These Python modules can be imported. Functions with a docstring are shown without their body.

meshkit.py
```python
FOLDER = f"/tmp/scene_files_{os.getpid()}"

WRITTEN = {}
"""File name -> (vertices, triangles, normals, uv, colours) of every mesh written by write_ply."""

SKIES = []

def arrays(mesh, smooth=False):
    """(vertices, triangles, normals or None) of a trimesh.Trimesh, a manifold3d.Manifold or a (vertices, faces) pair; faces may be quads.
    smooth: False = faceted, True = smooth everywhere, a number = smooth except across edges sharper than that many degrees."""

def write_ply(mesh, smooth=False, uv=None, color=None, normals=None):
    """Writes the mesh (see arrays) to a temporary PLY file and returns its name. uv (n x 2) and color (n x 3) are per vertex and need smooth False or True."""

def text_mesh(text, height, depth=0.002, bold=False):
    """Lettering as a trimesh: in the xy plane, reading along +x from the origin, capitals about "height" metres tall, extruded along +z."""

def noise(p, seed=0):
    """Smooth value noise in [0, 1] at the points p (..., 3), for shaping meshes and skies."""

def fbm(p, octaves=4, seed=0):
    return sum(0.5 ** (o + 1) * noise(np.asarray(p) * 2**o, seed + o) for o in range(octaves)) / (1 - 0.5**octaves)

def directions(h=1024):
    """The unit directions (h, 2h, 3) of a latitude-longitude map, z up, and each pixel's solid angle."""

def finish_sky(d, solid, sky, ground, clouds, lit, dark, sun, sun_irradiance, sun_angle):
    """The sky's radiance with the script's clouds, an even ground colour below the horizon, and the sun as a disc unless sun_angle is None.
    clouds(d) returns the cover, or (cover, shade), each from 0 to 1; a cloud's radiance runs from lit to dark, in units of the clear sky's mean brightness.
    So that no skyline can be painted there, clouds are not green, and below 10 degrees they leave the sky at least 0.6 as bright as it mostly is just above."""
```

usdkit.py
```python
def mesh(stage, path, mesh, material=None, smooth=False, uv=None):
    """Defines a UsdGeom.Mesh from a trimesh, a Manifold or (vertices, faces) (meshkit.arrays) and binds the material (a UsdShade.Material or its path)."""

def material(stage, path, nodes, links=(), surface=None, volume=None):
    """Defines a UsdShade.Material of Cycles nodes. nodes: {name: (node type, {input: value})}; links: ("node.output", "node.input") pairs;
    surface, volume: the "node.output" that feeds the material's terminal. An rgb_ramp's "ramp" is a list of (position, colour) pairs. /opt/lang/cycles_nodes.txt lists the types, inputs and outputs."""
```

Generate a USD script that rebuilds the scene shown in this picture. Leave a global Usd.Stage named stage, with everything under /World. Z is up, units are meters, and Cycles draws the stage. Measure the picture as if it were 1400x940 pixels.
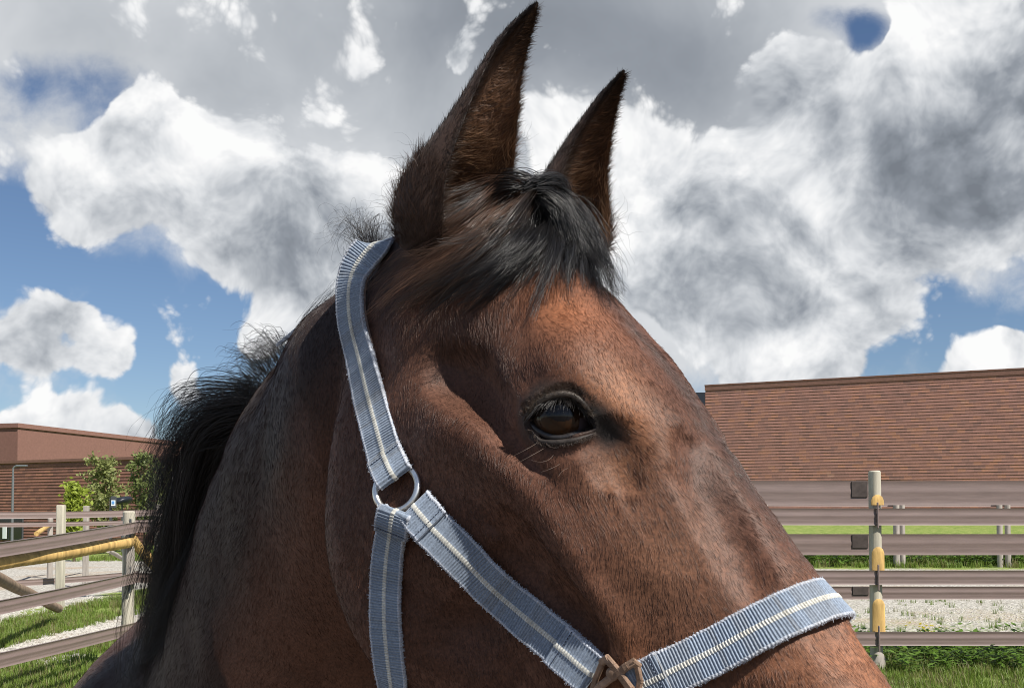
import math, random
import numpy as np, trimesh, usdkit, meshkit
import scipy.ndimage as ndi
from scipy.interpolate import PchipInterpolator
from scipy.spatial import cKDTree
from pxr import Usd, UsdGeom, UsdLux, UsdShade, Sdf, Gf, Vt
stage = Usd.Stage.CreateInMemory()
UsdGeom.SetStageUpAxis(stage, UsdGeom.Tokens.z); UsdGeom.SetStageMetersPerUnit(stage, 1.0)
UsdGeom.Xform.Define(stage, '/World'); UsdGeom.Scope.Define(stage, '/World/Looks')
RNG = np.random.default_rng(11); random.seed(11)
# ---------- camera, sky, sun, exposure ----------
EXPOSURE = 0.65
SUN_AZ, SUN_EL = 43.0, 49.0          # degrees to the right-front of the lens, height
SKY_STRENGTH, SUN_POWER = 0.055, 1.25
cam = UsdGeom.Camera.Define(stage, '/World/camera')
cam.CreateHorizontalApertureAttr(36.0); cam.CreateFocalLengthAttr(36.0)
cam.CreateVerticalApertureOffsetAttr(36.0 * (659.0 - 470.0) / 1400.0)
cam.CreateClippingRangeAttr(Gf.Vec2f(0.05, 3000)); cam.CreateExposureAttr(EXPOSURE)
cam.AddTranslateOp().Set(Gf.Vec3d(0, 0, 1.5)); cam.AddRotateXOp().Set(91.8)
SUN = np.array([math.cos(math.radians(SUN_AZ)) * math.cos(math.radians(SUN_EL)), -math.sin(math.radians(SUN_AZ)) * math.cos(math.radians(SUN_EL)), math.sin(math.radians(SUN_EL))])
sun = UsdLux.DistantLight.Define(stage, '/World/sun')
sun.CreateIntensityAttr(SUN_POWER); sun.CreateAngleAttr(0.5); sun.CreateNormalizeAttr(True); sun.CreateColorAttr(Gf.Vec3f(1, .95, .87))
sun.AddRotateZOp().Set(math.degrees(math.atan2(SUN[0], -SUN[1]))); sun.AddRotateXOp().Set(90 - SUN_EL)
# ---------- camera model used to place things where the lens saw them ----------
F_PX, CX, CY, PITCH = 1400.0, 700.0, 659.0, math.radians(1.8)
EYE = np.array([0, 0, 1.5])
FWD = np.array([0, math.cos(PITCH), math.sin(PITCH)]); UPV = np.array([0, -math.sin(PITCH), math.cos(PITCH)])
def ray(u, v):
    return FWD + np.array([1.0, 0, 0]) * (u - CX) / F_PX + UPV * (CY - v) / F_PX
def at(u, v, d):
    """World point seen at photo pixel (u, v) at depth d."""
    return EYE + ray(u, v) * d
# ---------- head frame: x from poll to nose, y to the near side, z out of the forehead ----------
def head_frame(yaw, pt, roll):
    X = np.array([math.cos(yaw) * math.cos(pt), -math.sin(yaw) * math.cos(pt), -math.sin(pt)])
    Y = np.array([-math.sin(yaw), -math.cos(yaw), 0.0])
    Z = -np.cross(X, Y)
    if Z[2] < 0: Z = -Z
    return np.stack([X, Y * math.cos(roll) + Z * math.sin(roll), Z * math.cos(roll) - Y * math.sin(roll)], 1)
HR = head_frame(*np.radians([39.39, 45.47, 7.87])); HT = np.array([-0.00875, 0.82829, 1.73582])
def H(*p):  # head centimetres -> world
    return HT + HR @ (np.array(p, float) / 100)
def Hs(P):  # many points, head cm -> world
    return HT + (np.asarray(P, float) / 100) @ HR.T
def toH(P):
    return ((P - HT) @ HR) * 100
STATIONS = {
 -4: [(0,-3),(2.5,-3.6),(4.2,-6),(5,-9),(4.5,-13),(0,-15)],
 1: [(0,.6),(3,.2),(5.2,-2.5),(6.3,-7),(6.3,-12),(5,-16),(0,-17)],
 5: [(0,1.5),(3.5,1),(6,-2),(7,-6.5),(7,-12),(6.9,-17),(5.8,-21.5),(0,-20)],
 9: [(0,2.1),(4,1.5),(6.6,-2),(7.2,-6),(7.6,-9),(7.4,-15),(7.0,-20.5),(5.4,-26),(0,-24)],
 14: [(0,2.2),(4.6,1.7),(7.3,-1.3),(7.6,-4.5),(8.8,-8.5),(7.9,-15),(7.2,-22),(5.6,-29),(0,-27)],
 18: [(0,2.0),(5,1.6),(8.2,-.3),(8.6,-3.5),(9.2,-8),(7.9,-14),(7.0,-22),(5.4,-30),(0,-28)],
 22: [(0,1.6),(4.8,1.1),(7.7,-1.2),(8.4,-4),(8.8,-8.5),(7.5,-14),(6.3,-21),(4.8,-30.5),(0,-28)],
 26: [(0,1.2),(4,.6),(6.3,-1.9),(7.4,-5.5),(8.1,-9.5),(6.8,-14),(5.4,-20),(4.2,-28.5),(0,-26)],
 31: [(0,.3),(3.2,-.2),(4.9,-2.8),(6.1,-6.5),(7.1,-11),(5.7,-14.5),(4.6,-19),(3.3,-24),(0,-22)],
 36: [(0,-.2),(2.9,-.8),(4.3,-3.4),(5.2,-7),(5.9,-11),(4.9,-14.5),(3.5,-17.5),(0,-18)],
 41: [(0,-.8),(2.8,-1.4),(4,-4),(4.7,-7.5),(4.8,-11),(4,-14.2),(0,-16)],
 47: [(0,-1.9),(2.8,-2.6),(4.2,-5),(4.8,-8.5),(4.6,-12),(3.3,-14.5),(0,-15.2)],
 53: [(0,-3.3),(3,-3.9),(4.8,-6.5),(5,-9.5),(4.4,-12.5),(3,-14.5),(0,-15)],
 57: [(0,-5.0),(2.8,-5.5),(4.2,-8),(4.2,-11),(3,-13.5),(0,-14)],
}
def loft_tables():
    xs = np.array(sorted(STATIONS), float); th = np.linspace(0, math.pi, 49); rows, zc = [], []
    for x in sorted(STATIONS):
        q = np.array(STATIONS[x], float); c = 0.5 * (q[0, 1] + q[-1, 1]) + (0.8 if x > 6 and x < 30 else 0)
        a = np.arctan2(q[:, 0], q[:, 1] - c); r = np.hypot(q[:, 0], q[:, 1] - c)
        a2 = np.concatenate([-a[1:][::-1], a, 2 * math.pi - a[:-1][::-1]]); r2 = np.concatenate([r[1:][::-1], r, r[:-1][::-1]])
        a2, i = np.unique(a2.round(6), return_index=True)
        rows.append(PchipInterpolator(a2, r2[i])(th)); zc.append(c)
    fx = np.arange(-8, 64.01, 0.5)
    rr = PchipInterpolator(xs, np.array(rows), axis=0)(np.clip(fx, xs[0], xs[-1]))
    rr = ndi.gaussian_filter(rr, (2.0, 1.3), mode='nearest')
    z = ndi.gaussian_filter1d(PchipInterpolator(xs, zc)(np.clip(fx, xs[0], xs[-1])), 2.0, mode='nearest')
    s = np.ones_like(fx); k = fx > 56; s[k] = np.sqrt(np.clip(1 - ((fx[k] - 56) / 4.6) ** 2, 0, 1)); k = fx < -2; s[k] = np.sqrt(np.clip(1 - ((-2 - fx[k]) / 5) ** 2, 0, 1))
    return rr * s[:, None], z
RT, ZC = loft_tables()
def smin(a, b, k):
    h = np.clip(0.5 + 0.5 * (b - a) / k, 0, 1)
    return b + (a - b) * h - k * h * (1 - h)
def gauss(p, c, s):
    return np.exp(-0.5 * (((p - np.array(c)) / np.array(s)) ** 2).sum(-1))
def seg_dist(p, pts, radii):
    """Distance to a chain of tapered bones."""
    best = None
    pts = np.asarray(pts, float)
    for a, b, ra, rb in zip(pts[:-1], pts[1:], radii[:-1], radii[1:]):
        ab = b - a; t = np.clip(((p - a) @ ab) / (ab @ ab), 0, 1)
        d = np.linalg.norm(p - a - t[..., None] * ab, axis=-1) - (ra + (rb - ra) * t)
        best = d if best is None else np.minimum(best, d)
    return best
# eye: eyeball centre in head cm, frame (e1 towards the nose corner, e2 up, n outwards)
def onY(u, v, y):
    D = HR.T @ ray(u, v); O = HR.T @ (EYE - HT); t = (y / 100 - O[1]) / D[1]
    return (O + D * t) * 100
BALL = 2.1
EC = onY(768, 571, 6.95)
_c = (HR.T @ (EYE - HT)) * 100 - EC; EN = .75 * _c / np.linalg.norm(_c) + .25 * np.array([.2, .96, .2]); EN /= np.linalg.norm(EN)
def on_ball(u, v, r):
    """Head-cm point where the pixel's ray meets a ball of radius r round the eye."""
    D = HR.T @ ray(u, v); D /= np.linalg.norm(D); O = (HR.T @ (EYE - HT)) * 100 - EC
    b = O @ D; c = O @ O - r * r; disc = max(b * b - c, 0)
    return EC + O + D * (-b - math.sqrt(disc))
UPPER = [(724,574),(731,562),(742,551),(756,545),(770,543),(782,545),(792,552),(800,562),(806,573),(814,585)]
LOWER = [(814,585),(806,589),(795,591),(785,594),(772,598),(758,598),(745,594),(733,586),(724,574)]
LIDS_U = np.array([on_ball(u, v, BALL + .12) for u, v in UPPER]); LIDS_L = np.array([on_ball(u, v, BALL + .12) for u, v in LOWER])
E1 = LIDS_U[-1] - LIDS_U[0]; E1 -= EN * (E1 @ EN); E1 /= np.linalg.norm(E1); E2 = np.cross(EN, E1)
if E2[2] < 0: E2 = -E2
def gno(P):
    q = P - EC; return np.stack([q @ E1, q @ E2], -1), q @ EN
def smooth_loop(a, n=64):
    t = np.linspace(0, 1, len(a)); return PchipInterpolator(t, a, axis=0)(np.linspace(0, 1, n))
ALMOND = np.vstack([smooth_loop(gno(LIDS_U)[0], 20)[:-1], smooth_loop(gno(LIDS_L)[0], 20)[:-1]])
def poly_sd(q, poly):
    """Signed distance in the plane to a closed polygon, negative inside."""
    d = np.full(q.shape[:-1], 1e9); inside = np.zeros(q.shape[:-1], bool)
    for a, b in zip(poly, np.roll(poly, -1, 0)):
        e = b - a; w = q - a; t = np.clip((w @ e) / (e @ e), 0, 1)
        d = np.minimum(d, ((w - t[..., None] * e) ** 2).sum(-1))
        c = (a[1] <= q[..., 1]) != (b[1] <= q[..., 1])
        x = a[0] + (q[..., 1] - a[1]) * (b[0] - a[0]) / (b[1] - a[1] if b[1] != a[1] else 1e-9)
        inside ^= c & (q[..., 0] < x)
    return np.where(inside, -1, 1) * np.sqrt(d)
CREASE = np.array([on_ball(u, v, BALL + .65) for u, v in [(716,556),(728,544),(745,535),(762,530),(778,530),(792,537),(803,547),(815,560),(824,572)]])
BAG = np.array([on_ball(u, v, BALL + .55) for u, v in [(727,592),(742,603),(760,609),(780,607),(800,600),(820,597)]])
FCREST = np.array([(22,8.6,-8.0),(25,8.2,-9.4),(28,7.5,-10.4),(31,6.8,-11.1),(34,5.9,-11.6)])
def f_head(P):
    """Head, signed, cm, in head cm."""
    p = P.copy(); p[..., 1] = np.abs(p[..., 1])
    gx = np.clip((p[..., 0] + 8) * 2, 0, RT.shape[0] - 1.001); z = p[..., 2] - np.interp(gx, np.arange(len(ZC)), ZC)
    r = np.hypot(p[..., 1], z); th = np.arctan2(p[..., 1], z) / math.pi * 48
    R = ndi.map_coordinates(RT, [gx, th], order=1, mode='nearest')
    f = (r - R) * 0.93
    out = np.maximum(np.maximum(p[..., 0] - 60.5, -6.9 - p[..., 0]), 0); f = np.maximum(f, 0.3 * f) + out
    near = f < 4
    q = p[near]; g = f[near]
    for c, s, a in SCULPT: g = g - a * gauss(q, c, s)
    for pts, w, a in VEINS:
        lo, hi = pts.min(0) - 3 * w, pts.max(0) + 3 * w; m = ((q > lo) & (q < hi)).all(1)
        if m.any(): g[m] -= a * np.exp(-(seg_dist(q[m], pts, [0.0] * len(pts)) / w) ** 2)
    g = g - .26 * (meshkit.fbm(q * .24 + 5, 3, 12) - .5) - .05 * (meshkit.fbm(q * .95, 2, 14) - .5)
    # brow, lids and the opening
    e = np.linalg.norm(q - EC, axis=-1); m = e < 4.2
    if m.any():
        k = q[m]; h = g[m]; em = e[m]
        # the lid balls round the eye, blended wide into the face
        h = smin(h, em - (BALL + .36), .9)
        d = seg_dist(k, CREASE, [.1] * len(CREASE)); h = h + .30 * np.exp(-(d / .17) ** 2)
        d = seg_dist(k, BAG, [.1] * len(BAG)); h = h + .16 * np.exp(-(d / .2) ** 2)
        a, w = gno(k); sd = poly_sd(a, ALMOND)
        x = np.clip(-sd / .22 + .25, 0, 1) * (w > .3); h = h + 1.15 * x * x * (3 - 2 * x)
        g[m] = h
    f[near] = g
    return f
SCULPT, VEINS = [], []
SCULPT += [((11.4,7.9,-7.9),(2.6,2.4,1.9),-1.0), ((9.0,7.0,-4.8),(2.4,1.8,2.2),.55), ((6.5,6.8,-8),(2.5,1.8,2.5),.35), ((15.4,8.6,-7.6),(1.6,1.8,1.2),-.6), ((18.8,9.1,-7.9),(1.5,1.5,.9),-.5), ((21.5,9,-7.6),(1.6,1.5,.7),-.25),
 ((15.2,7.9,-4.2),(1.3,1.8,1.1),.42), ((17.8,8.2,-2.2),(2.2,1.6,1.1),.5), ((20.5,7.8,-1.2),(1.6,1.3,.9),.25),
 ((13.6,8.7,-11.2),(1.8,1.6,1.2),.22), ((16.4,9.1,-10.4),(1.8,1.6,1.1),.36), ((20.2,9.1,-9.7),(1.8,1.5,.8),.45), ((24,8.5,-9.2),(1.8,1.4,.8),.4), ((27.6,7.8,-9.9),(1.8,1.4,.8),.4), ((31,7.1,-10.7),(1.7,1.3,.8),.45), ((33.6,6.5,-11.2),(1.0,1.2,.8),.3),
 ((26.5,7.6,-12.6),(2.6,1.6,1.3),-.5), ((30.5,6.9,-12.6),(1.6,1.6,1.0),-.8), ((33,6.4,-12.7),(1.0,1.4,.7),-.6), ((35.6,6.0,-12.4),(1.3,1.2,.9),.55), ((42,3.0,-1.2),(2.6,1.3,1.2),-.45),
 ((28,3.6,-.3),(1.8,1.0,.8),-.28), ((31,4.0,-1.3),(1.8,1.0,.8),-.4), ((34,4.0,-2.2),(1.8,1.0,.8),-.4), ((37,3.9,-3),(1.6,1.0,.8),-.25),
 ((29.5,6.4,-6.3),(3,1.6,1.5),.35), ((34,5.5,-6.8),(2,1.4,1.4),.25), ((26.2,7.1,-4.2),(1.5,1.3,1.0),-.35), ((24.6,7.9,-2.9),(1.1,1.6,.9),-.45),
 ((16,7.9,-19.5),(4.5,2,4.5),.5), ((25.2,6.5,-19),(1.6,2,4),-.35), ((9.4,7.4,-15),(1.5,2,4),.3), ((10,4.8,1.8),(2.2,1.6,1.2),.3), ((22.3,8.8,-7.0),(1.4,1.2,.6),.14)]

# raised veins on the cheek, wrinkles over the eye
VR = np.random.default_rng(2)
def vein(px, ys, w, a): VEINS.append((np.array([onY(u, v, y) for (u, v), y in zip(px, ys)]), w, a))
vein([(826,640),(846,690),(856,740),(862,790),(880,830)], (7.2,7.0,6.6,6.2,5.9), .24, .10); vein([(846,690),(872,730),(890,770)], (7.0,6.5,6.1), .2, .08)
vein([(905,640),(925,690),(950,740),(968,790)], (6.0,5.6,5.3,5.0), .22, .07); vein([(760,690),(748,740),(760,800)], (8.0,7.6,7.3), .3, .08); vein([(650,700),(690,760),(740,810)], (7.6,7.3,7.0), .35, .07)
for k in range(3): vein([(772+6*k,519-9*k),(800+6*k,514-9*k),(826+5*k,525-9*k),(842+4*k,545-8*k)], (8.4,8.1,7.8,7.6), .14, -.06)
for k in range(3): vein([(742+8*k,622+7*k),(772+6*k,626+8*k),(806,616+9*k)], (9.0,8.8,8.3), .15, -.05)
# ---------- sky: clear sky, a soft grey veil, and crisp cumulus in front of it, laid out by direction ----------
def sky_dir(u, v):
    d = ray(u, v); return d / np.linalg.norm(d)
VEIL = [(150,10,140,1.0),(350,50,170,1.1),(560,60,190,1.2),(760,60,200,1.2),(950,60,180,1.1),(1100,130,110,1.0),(600,180,130,.9),(430,160,90,.8),(700,150,120,.9),(1300,120,150,1.0),(1260,320,80,.5),(60,400,90,.2),(20,230,80,.26),(60,190,50,.3),(1330,405,50,.45),(240,390,90,.12),(930,480,70,.55),(880,430,60,.5),(20,20,80,.7),
 (145,105,80,-1.05),(235,120,45,-.7),(35,85,42,-.75),(20,280,70,-.5),(1178,62,48,-1.32),(1140,75,40,-.35),(1155,90,28,-.7),(1112,30,32,-1.1),(545,222,26,-1.4),(30,330,80,-.45),(280,455,80,-.6),(180,400,60,-.4),(1260,400,60,-.7),(1340,440,60,-.5),(200,520,60,-.4)]
PUFF = [(195,145,34,1.0),(220,180,30,.9),(165,215,44,1.0),(110,240,44,1.1),(150,280,44,1.0),(285,205,46,1.2),(250,250,50,1.0),(340,228,28,1.0),(350,270,58,1.0),(310,320,58,1.0),(390,335,66,1.0),(420,385,56,.9),(450,290,52,1.0),(490,250,42,1.2),(520,300,50,1.0),(545,268,28,.9),
 (760,205,44,1.1),(800,260,58,1.0),(870,215,58,1.1),(900,300,78,1.0),(980,330,86,1.0),(950,400,64,1.0),(1040,255,66,1.1),(1080,340,68,1.0),(1135,295,50,1.2),(1170,385,56,1.1),(1190,430,36,1.0),(1080,435,56,1.0),(1000,440,54,1.0),(850,360,46,.8),
 (1120,215,56,.9),(1200,190,76,1.0),(1270,230,96,1.1),(1350,220,86,1.1),(1320,150,76,1.0),(1230,280,46,.9),(1390,270,48,.9),(1290,60,58,1.2),(1335,20,56,1.1),(1220,105,46,1.0),(1390,80,66,1.0),(1050,110,50,.5),
 (25,458,29,1.1),(72,418,25,1.1),(108,432,22,1.0),(140,492,30,1.1),(60,482,26,1.0),(60,562,27,1.1),(110,572,27,1.1),(20,574,22,1.0),(170,588,27,1.1),(215,592,22,.9),(258,520,24,1.1),(370,452,30,1.1),(1080,498,42,1.2),(1020,502,30,1.1),(1150,507,34,1.1),(1350,494,28,1.2),(1318,497,18,1.0),(1395,478,24,.9),(640,95,30,.6),
 (1178,62,42,-1.15),(1125,40,34,-.6),(120,120,50,-.7),(1235,45,26,.9),(1215,85,18,.8),(1130,75,26,.7),(1090,60,26,.6),(545,222,18,-.8)]
SHADE = [(285,195,42,.42),(195,140,34,.28),(115,230,46,.30),(490,240,40,.48),(345,225,26,.25),(760,200,50,.34),(880,210,70,.42),(830,330,50,.3),(1040,235,50,.36),(1135,285,38,.42),(1180,355,40,.34),(1295,45,56,.40),(1220,90,34,.22),(1080,485,50,.36),(1350,475,44,.36),(60,548,40,.3),(140,565,40,.25),(30,445,30,.12),(140,490,34,.2),(370,448,30,.3),(1130,470,40,.15),
 (370,330,70,-.22),(430,350,70,-.20),(300,290,40,-.08),(470,320,50,-.18),(1270,225,120,-.24),(1340,260,100,-.20),(1180,220,60,-.14),(1240,300,60,-.15),(1050,400,70,-.22),(950,380,60,-.25),(900,420,50,-.2),(85,425,34,-.35),(75,470,30,-.1),(1340,130,70,-.22),(1060,120,60,-.2),(960,280,40,-.1)]
VSHADE = [(330,55,170,-.20),(560,60,170,-.24),(690,40,150,-.26),(860,70,150,-.28),(1000,60,120,-.22),(640,110,60,.16),(420,190,80,.05),(150,20,100,-.08),(1270,230,120,-.25)]
def build_sky():
    n = {'tc': ('texture_coordinate', {}), 'sky': ('sky_texture', {'sky_type': 'single_scattering', 'sun_disc': False, 'sun_elevation': math.radians(SUN_EL), 'sun_rotation': math.atan2(SUN[0], SUN[1]), 'air_density': 1.0, 'aerosol_density': 0.3, 'ozone_density': 2.5})}
    L = []
    def math_(name, op, a, b=None, c=None, clamp=False):
        ins = {'math_type': op, 'use_clamp': clamp}
        for k, x in (('value1', a), ('value2', b), ('value3', c)):
            if isinstance(x, str): L.append((x, name + '.' + k))
            elif x is not None: ins[k] = float(x)
        n[name] = ('math', ins); return name + '.value'
    def noise(name, src, scale, detail=5.0, rough=.55):
        n[name] = ('noise_texture', {'scale': scale, 'detail': detail, 'roughness': rough}); L.append((src, name + '.vector')); return name + '.fac'
    # wobble the direction so that the lumps get ragged outlines
    noise('nw', 'tc.generated', 7.0, 2.5, .5)
    n['sub'] = ('vector_math', {'math_type': 'subtract', 'vector2': (.5, .5, .5)}); L.append(('nw.color', 'sub.vector1'))
    n['wob'] = ('vector_math', {'math_type': 'multiply_add', 'vector2': (.085, .085, .085)}); L += [('sub.vector', 'wob.vector1'), ('tc.generated', 'wob.vector3')]
    off = (SUN * .35 + np.array([.2, -.1, .9]) * .65) * .026
    n['off'] = ('vector_math', {'math_type': 'add', 'vector2': tuple(off)}); L.append(('wob.vector', 'off.vector1'))
    def field(tag, spots, k_=1.05):
        acc = None
        for i, (u, v, r, a) in enumerate(spots):
            k = f'{tag}{i}'
            n[k + 'd'] = ('vector_math', {'math_type': 'distance', 'vector2': tuple(sky_dir(u, v))}); L.append(('wob.vector', k + 'd.vector1'))
            s = math_(k + 's', 'multiply', k + 'd.value', F_PX / r * k_); s = math_(k + 'q', 'multiply', s, s)
            e = math_(k + 'e', 'power', 1 / math.e, s); acc = math_(k + 'a', 'multiply_add', e, a, acc if acc else 0.0)
        return acc
    cv, cp, sp, sv = field('v', VEIL, .95), field('c', PUFF), field('h', SHADE), field('w', VSHADE)
    low = noise('n3', 'tc.generated', 2.2, 3.0, .5); mid = noise('n4', 'wob.vector', 6.0, 6.0, .55)
    # puffs: billows of cells over rough noise
    def billow(k, src):
        n[k] = ('voronoi_texture', {'feature': 'f1', 'scale': 15.0, 'detail': 3.5, 'roughness': .6, 'lacunarity': 2.2, 'use_normalize': True}); L.append((src, k + '.vector'))
        f = noise(k + 'n', src, 12.0, 6.0, .5); m = math_(k + 'm', 'multiply_add', k + '.distance', -1.3, .66); return math_(k + 'b', 'multiply_add', f, .55, m)
    b1, b2 = billow('b1', 'wob.vector'), billow('b2', 'off.vector')
    d = math_('d1', 'multiply_add', b1, 1.3, cp); d = math_('d2', 'multiply_add', low, .35, d); d = math_('d3', 'subtract', d, 1.05)
    n['pm'] = ('map_range', {'range_type': 'smoothstep', 'from_min': -.01, 'from_max': .20, 'clamp': True}); L.append((d, 'pm.value'))
    rel = math_('r1', 'subtract', b1, b2); x = math_('r2', 'multiply_add', rel, 1.05, sp); th = math_('t1', 'minimum', d, .9); th = math_('t2', 'maximum', th, 0.0); x = math_('r3', 'multiply_add', th, -.12, x); x = math_('r4', 'multiply_add', mid, .40, x); x = math_('r5', 'add', x, .53)
    ramp = [(0, (.20, .225, .26)), (.25, (.31, .34, .385)), (.5, (.53, .56, .60)), (.75, (.80, .82, .845)), (1, (1.03, 1.03, 1.03))]
    n['pr'] = ('rgb_ramp', {'ramp': ramp}); L.append((x, 'pr.fac'))
    # veil: soft-edged grey
    fine = noise('n5', 'wob.vector', 16.0, 6.0, .6); e = math_('e1', 'multiply_add', mid, 1.2, cv); e = math_('e4', 'multiply_add', fine, 1.1, e); e = math_('e2', 'multiply_add', low, .45, e); e = math_('e3', 'subtract', e, 1.38)
    n['vm'] = ('map_range', {'range_type': 'smoothstep', 'from_min': -.16, 'from_max': .52, 'clamp': True}); L.append((e, 'vm.value'))
    y = math_('y1', 'multiply_add', mid, .55, sv); y = math_('y2', 'add', y, .41); n['vr'] = ('rgb_ramp', {'ramp': ramp}); L.append((y, 'vr.fac'))
    n['tint'] = ('mix', {'mix_type': 'multiply', 'fac': 1.0, 'color2': SKY_TINT}); L.append(('sky.color', 'tint.color1'))
    for k, src in (('vg', 'vr.color'), ('pg', 'pr.color')):
        n[k] = ('vector_math', {'math_type': 'scale', 'scale': CLOUD_GAIN}); L.append((src, k + '.vector1'))
    n['m1'] = ('mix', {'mix_type': 'mix'}); L += [('vm.result', 'm1.fac'), ('tint.color', 'm1.color1'), ('vg.vector', 'm1.color2')]
    n['m2'] = ('mix', {'mix_type': 'mix'}); L += [('pm.result', 'm2.fac'), ('m1.color', 'm2.color1'), ('pg.vector', 'm2.color2')]
    n['bg'] = ('background_shader', {'strength': SKY_STRENGTH}); L.append(('m2.color', 'bg.color'))
    m = usdkit.material(stage, '/World/Looks/sky', n, L, surface='bg.background')
    dome = UsdLux.DomeLight.Define(stage, '/World/sky'); UsdShade.MaterialBindingAPI.Apply(dome.GetPrim()).Bind(m)
    dome.GetPrim().SetCustomDataByKey('kind', 'structure')
CLOUD_GAIN, SKY_TINT = 11.0, (.92, .97, 1.06)
build_sky()
# ---------- helpers ----------
USED = {}
def name_for(parent, name):
    k = f'{parent}/{name}'; i = USED.get(k, 0); USED[k] = i + 1
    return k if i == 0 else f'{k}_{i:03d}'
def note(prim, label=None, category=None, group=None, kind=None):
    for k, v in (('label', label), ('category', category), ('group', group), ('kind', kind)):
        if v: prim.SetCustomDataByKey(k, v)
    return prim
def thing(name, label, category, loc=(0, 0, 0), rz=0.0, group=None):
    x = UsdGeom.Xform.Define(stage, name_for('/World', name)); x.AddTranslateOp().Set(Gf.Vec3d(*map(float, loc)))
    if rz: x.AddRotateZOp().Set(float(rz))
    note(x.GetPrim(), label, category, group); return x
def path_of(x): return str(x.GetPath())
def part(parent, name, mesh, mat, smooth=False, uv=None, prim=None, **kw):
    """prim: {primvar name: (values, interpolation)}"""
    p = path_of(parent) if not isinstance(parent, str) else parent
    m = usdkit.mesh(stage, name_for(p, name), mesh, MATS[mat] if isinstance(mat, str) else mat, smooth=smooth, uv=uv)
    for k, (a, how) in (prim or {}).items():
        UsdGeom.PrimvarsAPI(m).CreatePrimvar(k, Sdf.ValueTypeNames.Color3fArray, how).Set(Vt.Vec3fArray.FromNumpy(np.asarray(a, np.float32)))
    note(m.GetPrim(), **kw); return m
def curves(parent, name, strands, widths, mat, tint=None, **kw):
    """strands: (n, k, 3); widths: (n, k)"""
    p = path_of(parent) if not isinstance(parent, str) else parent
    c = UsdGeom.BasisCurves.Define(stage, name_for(p, name)); n, k = strands.shape[:2]
    c.CreateTypeAttr('linear'); c.CreateCurveVertexCountsAttr(Vt.IntArray.FromNumpy(np.full(n, k, np.int32)))
    c.CreatePointsAttr(Vt.Vec3fArray.FromNumpy(strands.reshape(-1, 3).astype(np.float32)))
    c.CreateWidthsAttr(Vt.FloatArray.FromNumpy(widths.reshape(-1).astype(np.float32))); c.SetWidthsInterpolation('vertex')
    if tint is not None:
        UsdGeom.PrimvarsAPI(c).CreatePrimvar('tint', Sdf.ValueTypeNames.Color3fArray, 'vertex').Set(Vt.Vec3fArray.FromNumpy(np.repeat(tint, k, 0).astype(np.float32)))
    UsdShade.MaterialBindingAPI.Apply(c.GetPrim()).Bind(MATS[mat]); note(c.GetPrim(), **kw); return c
MATS = {}
def mat(name, nodes, links=(), surface='p.BSDF', volume=None):
    MATS[name] = usdkit.material(stage, '/World/Looks/' + name, nodes, links, surface, volume); return MATS[name]
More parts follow.
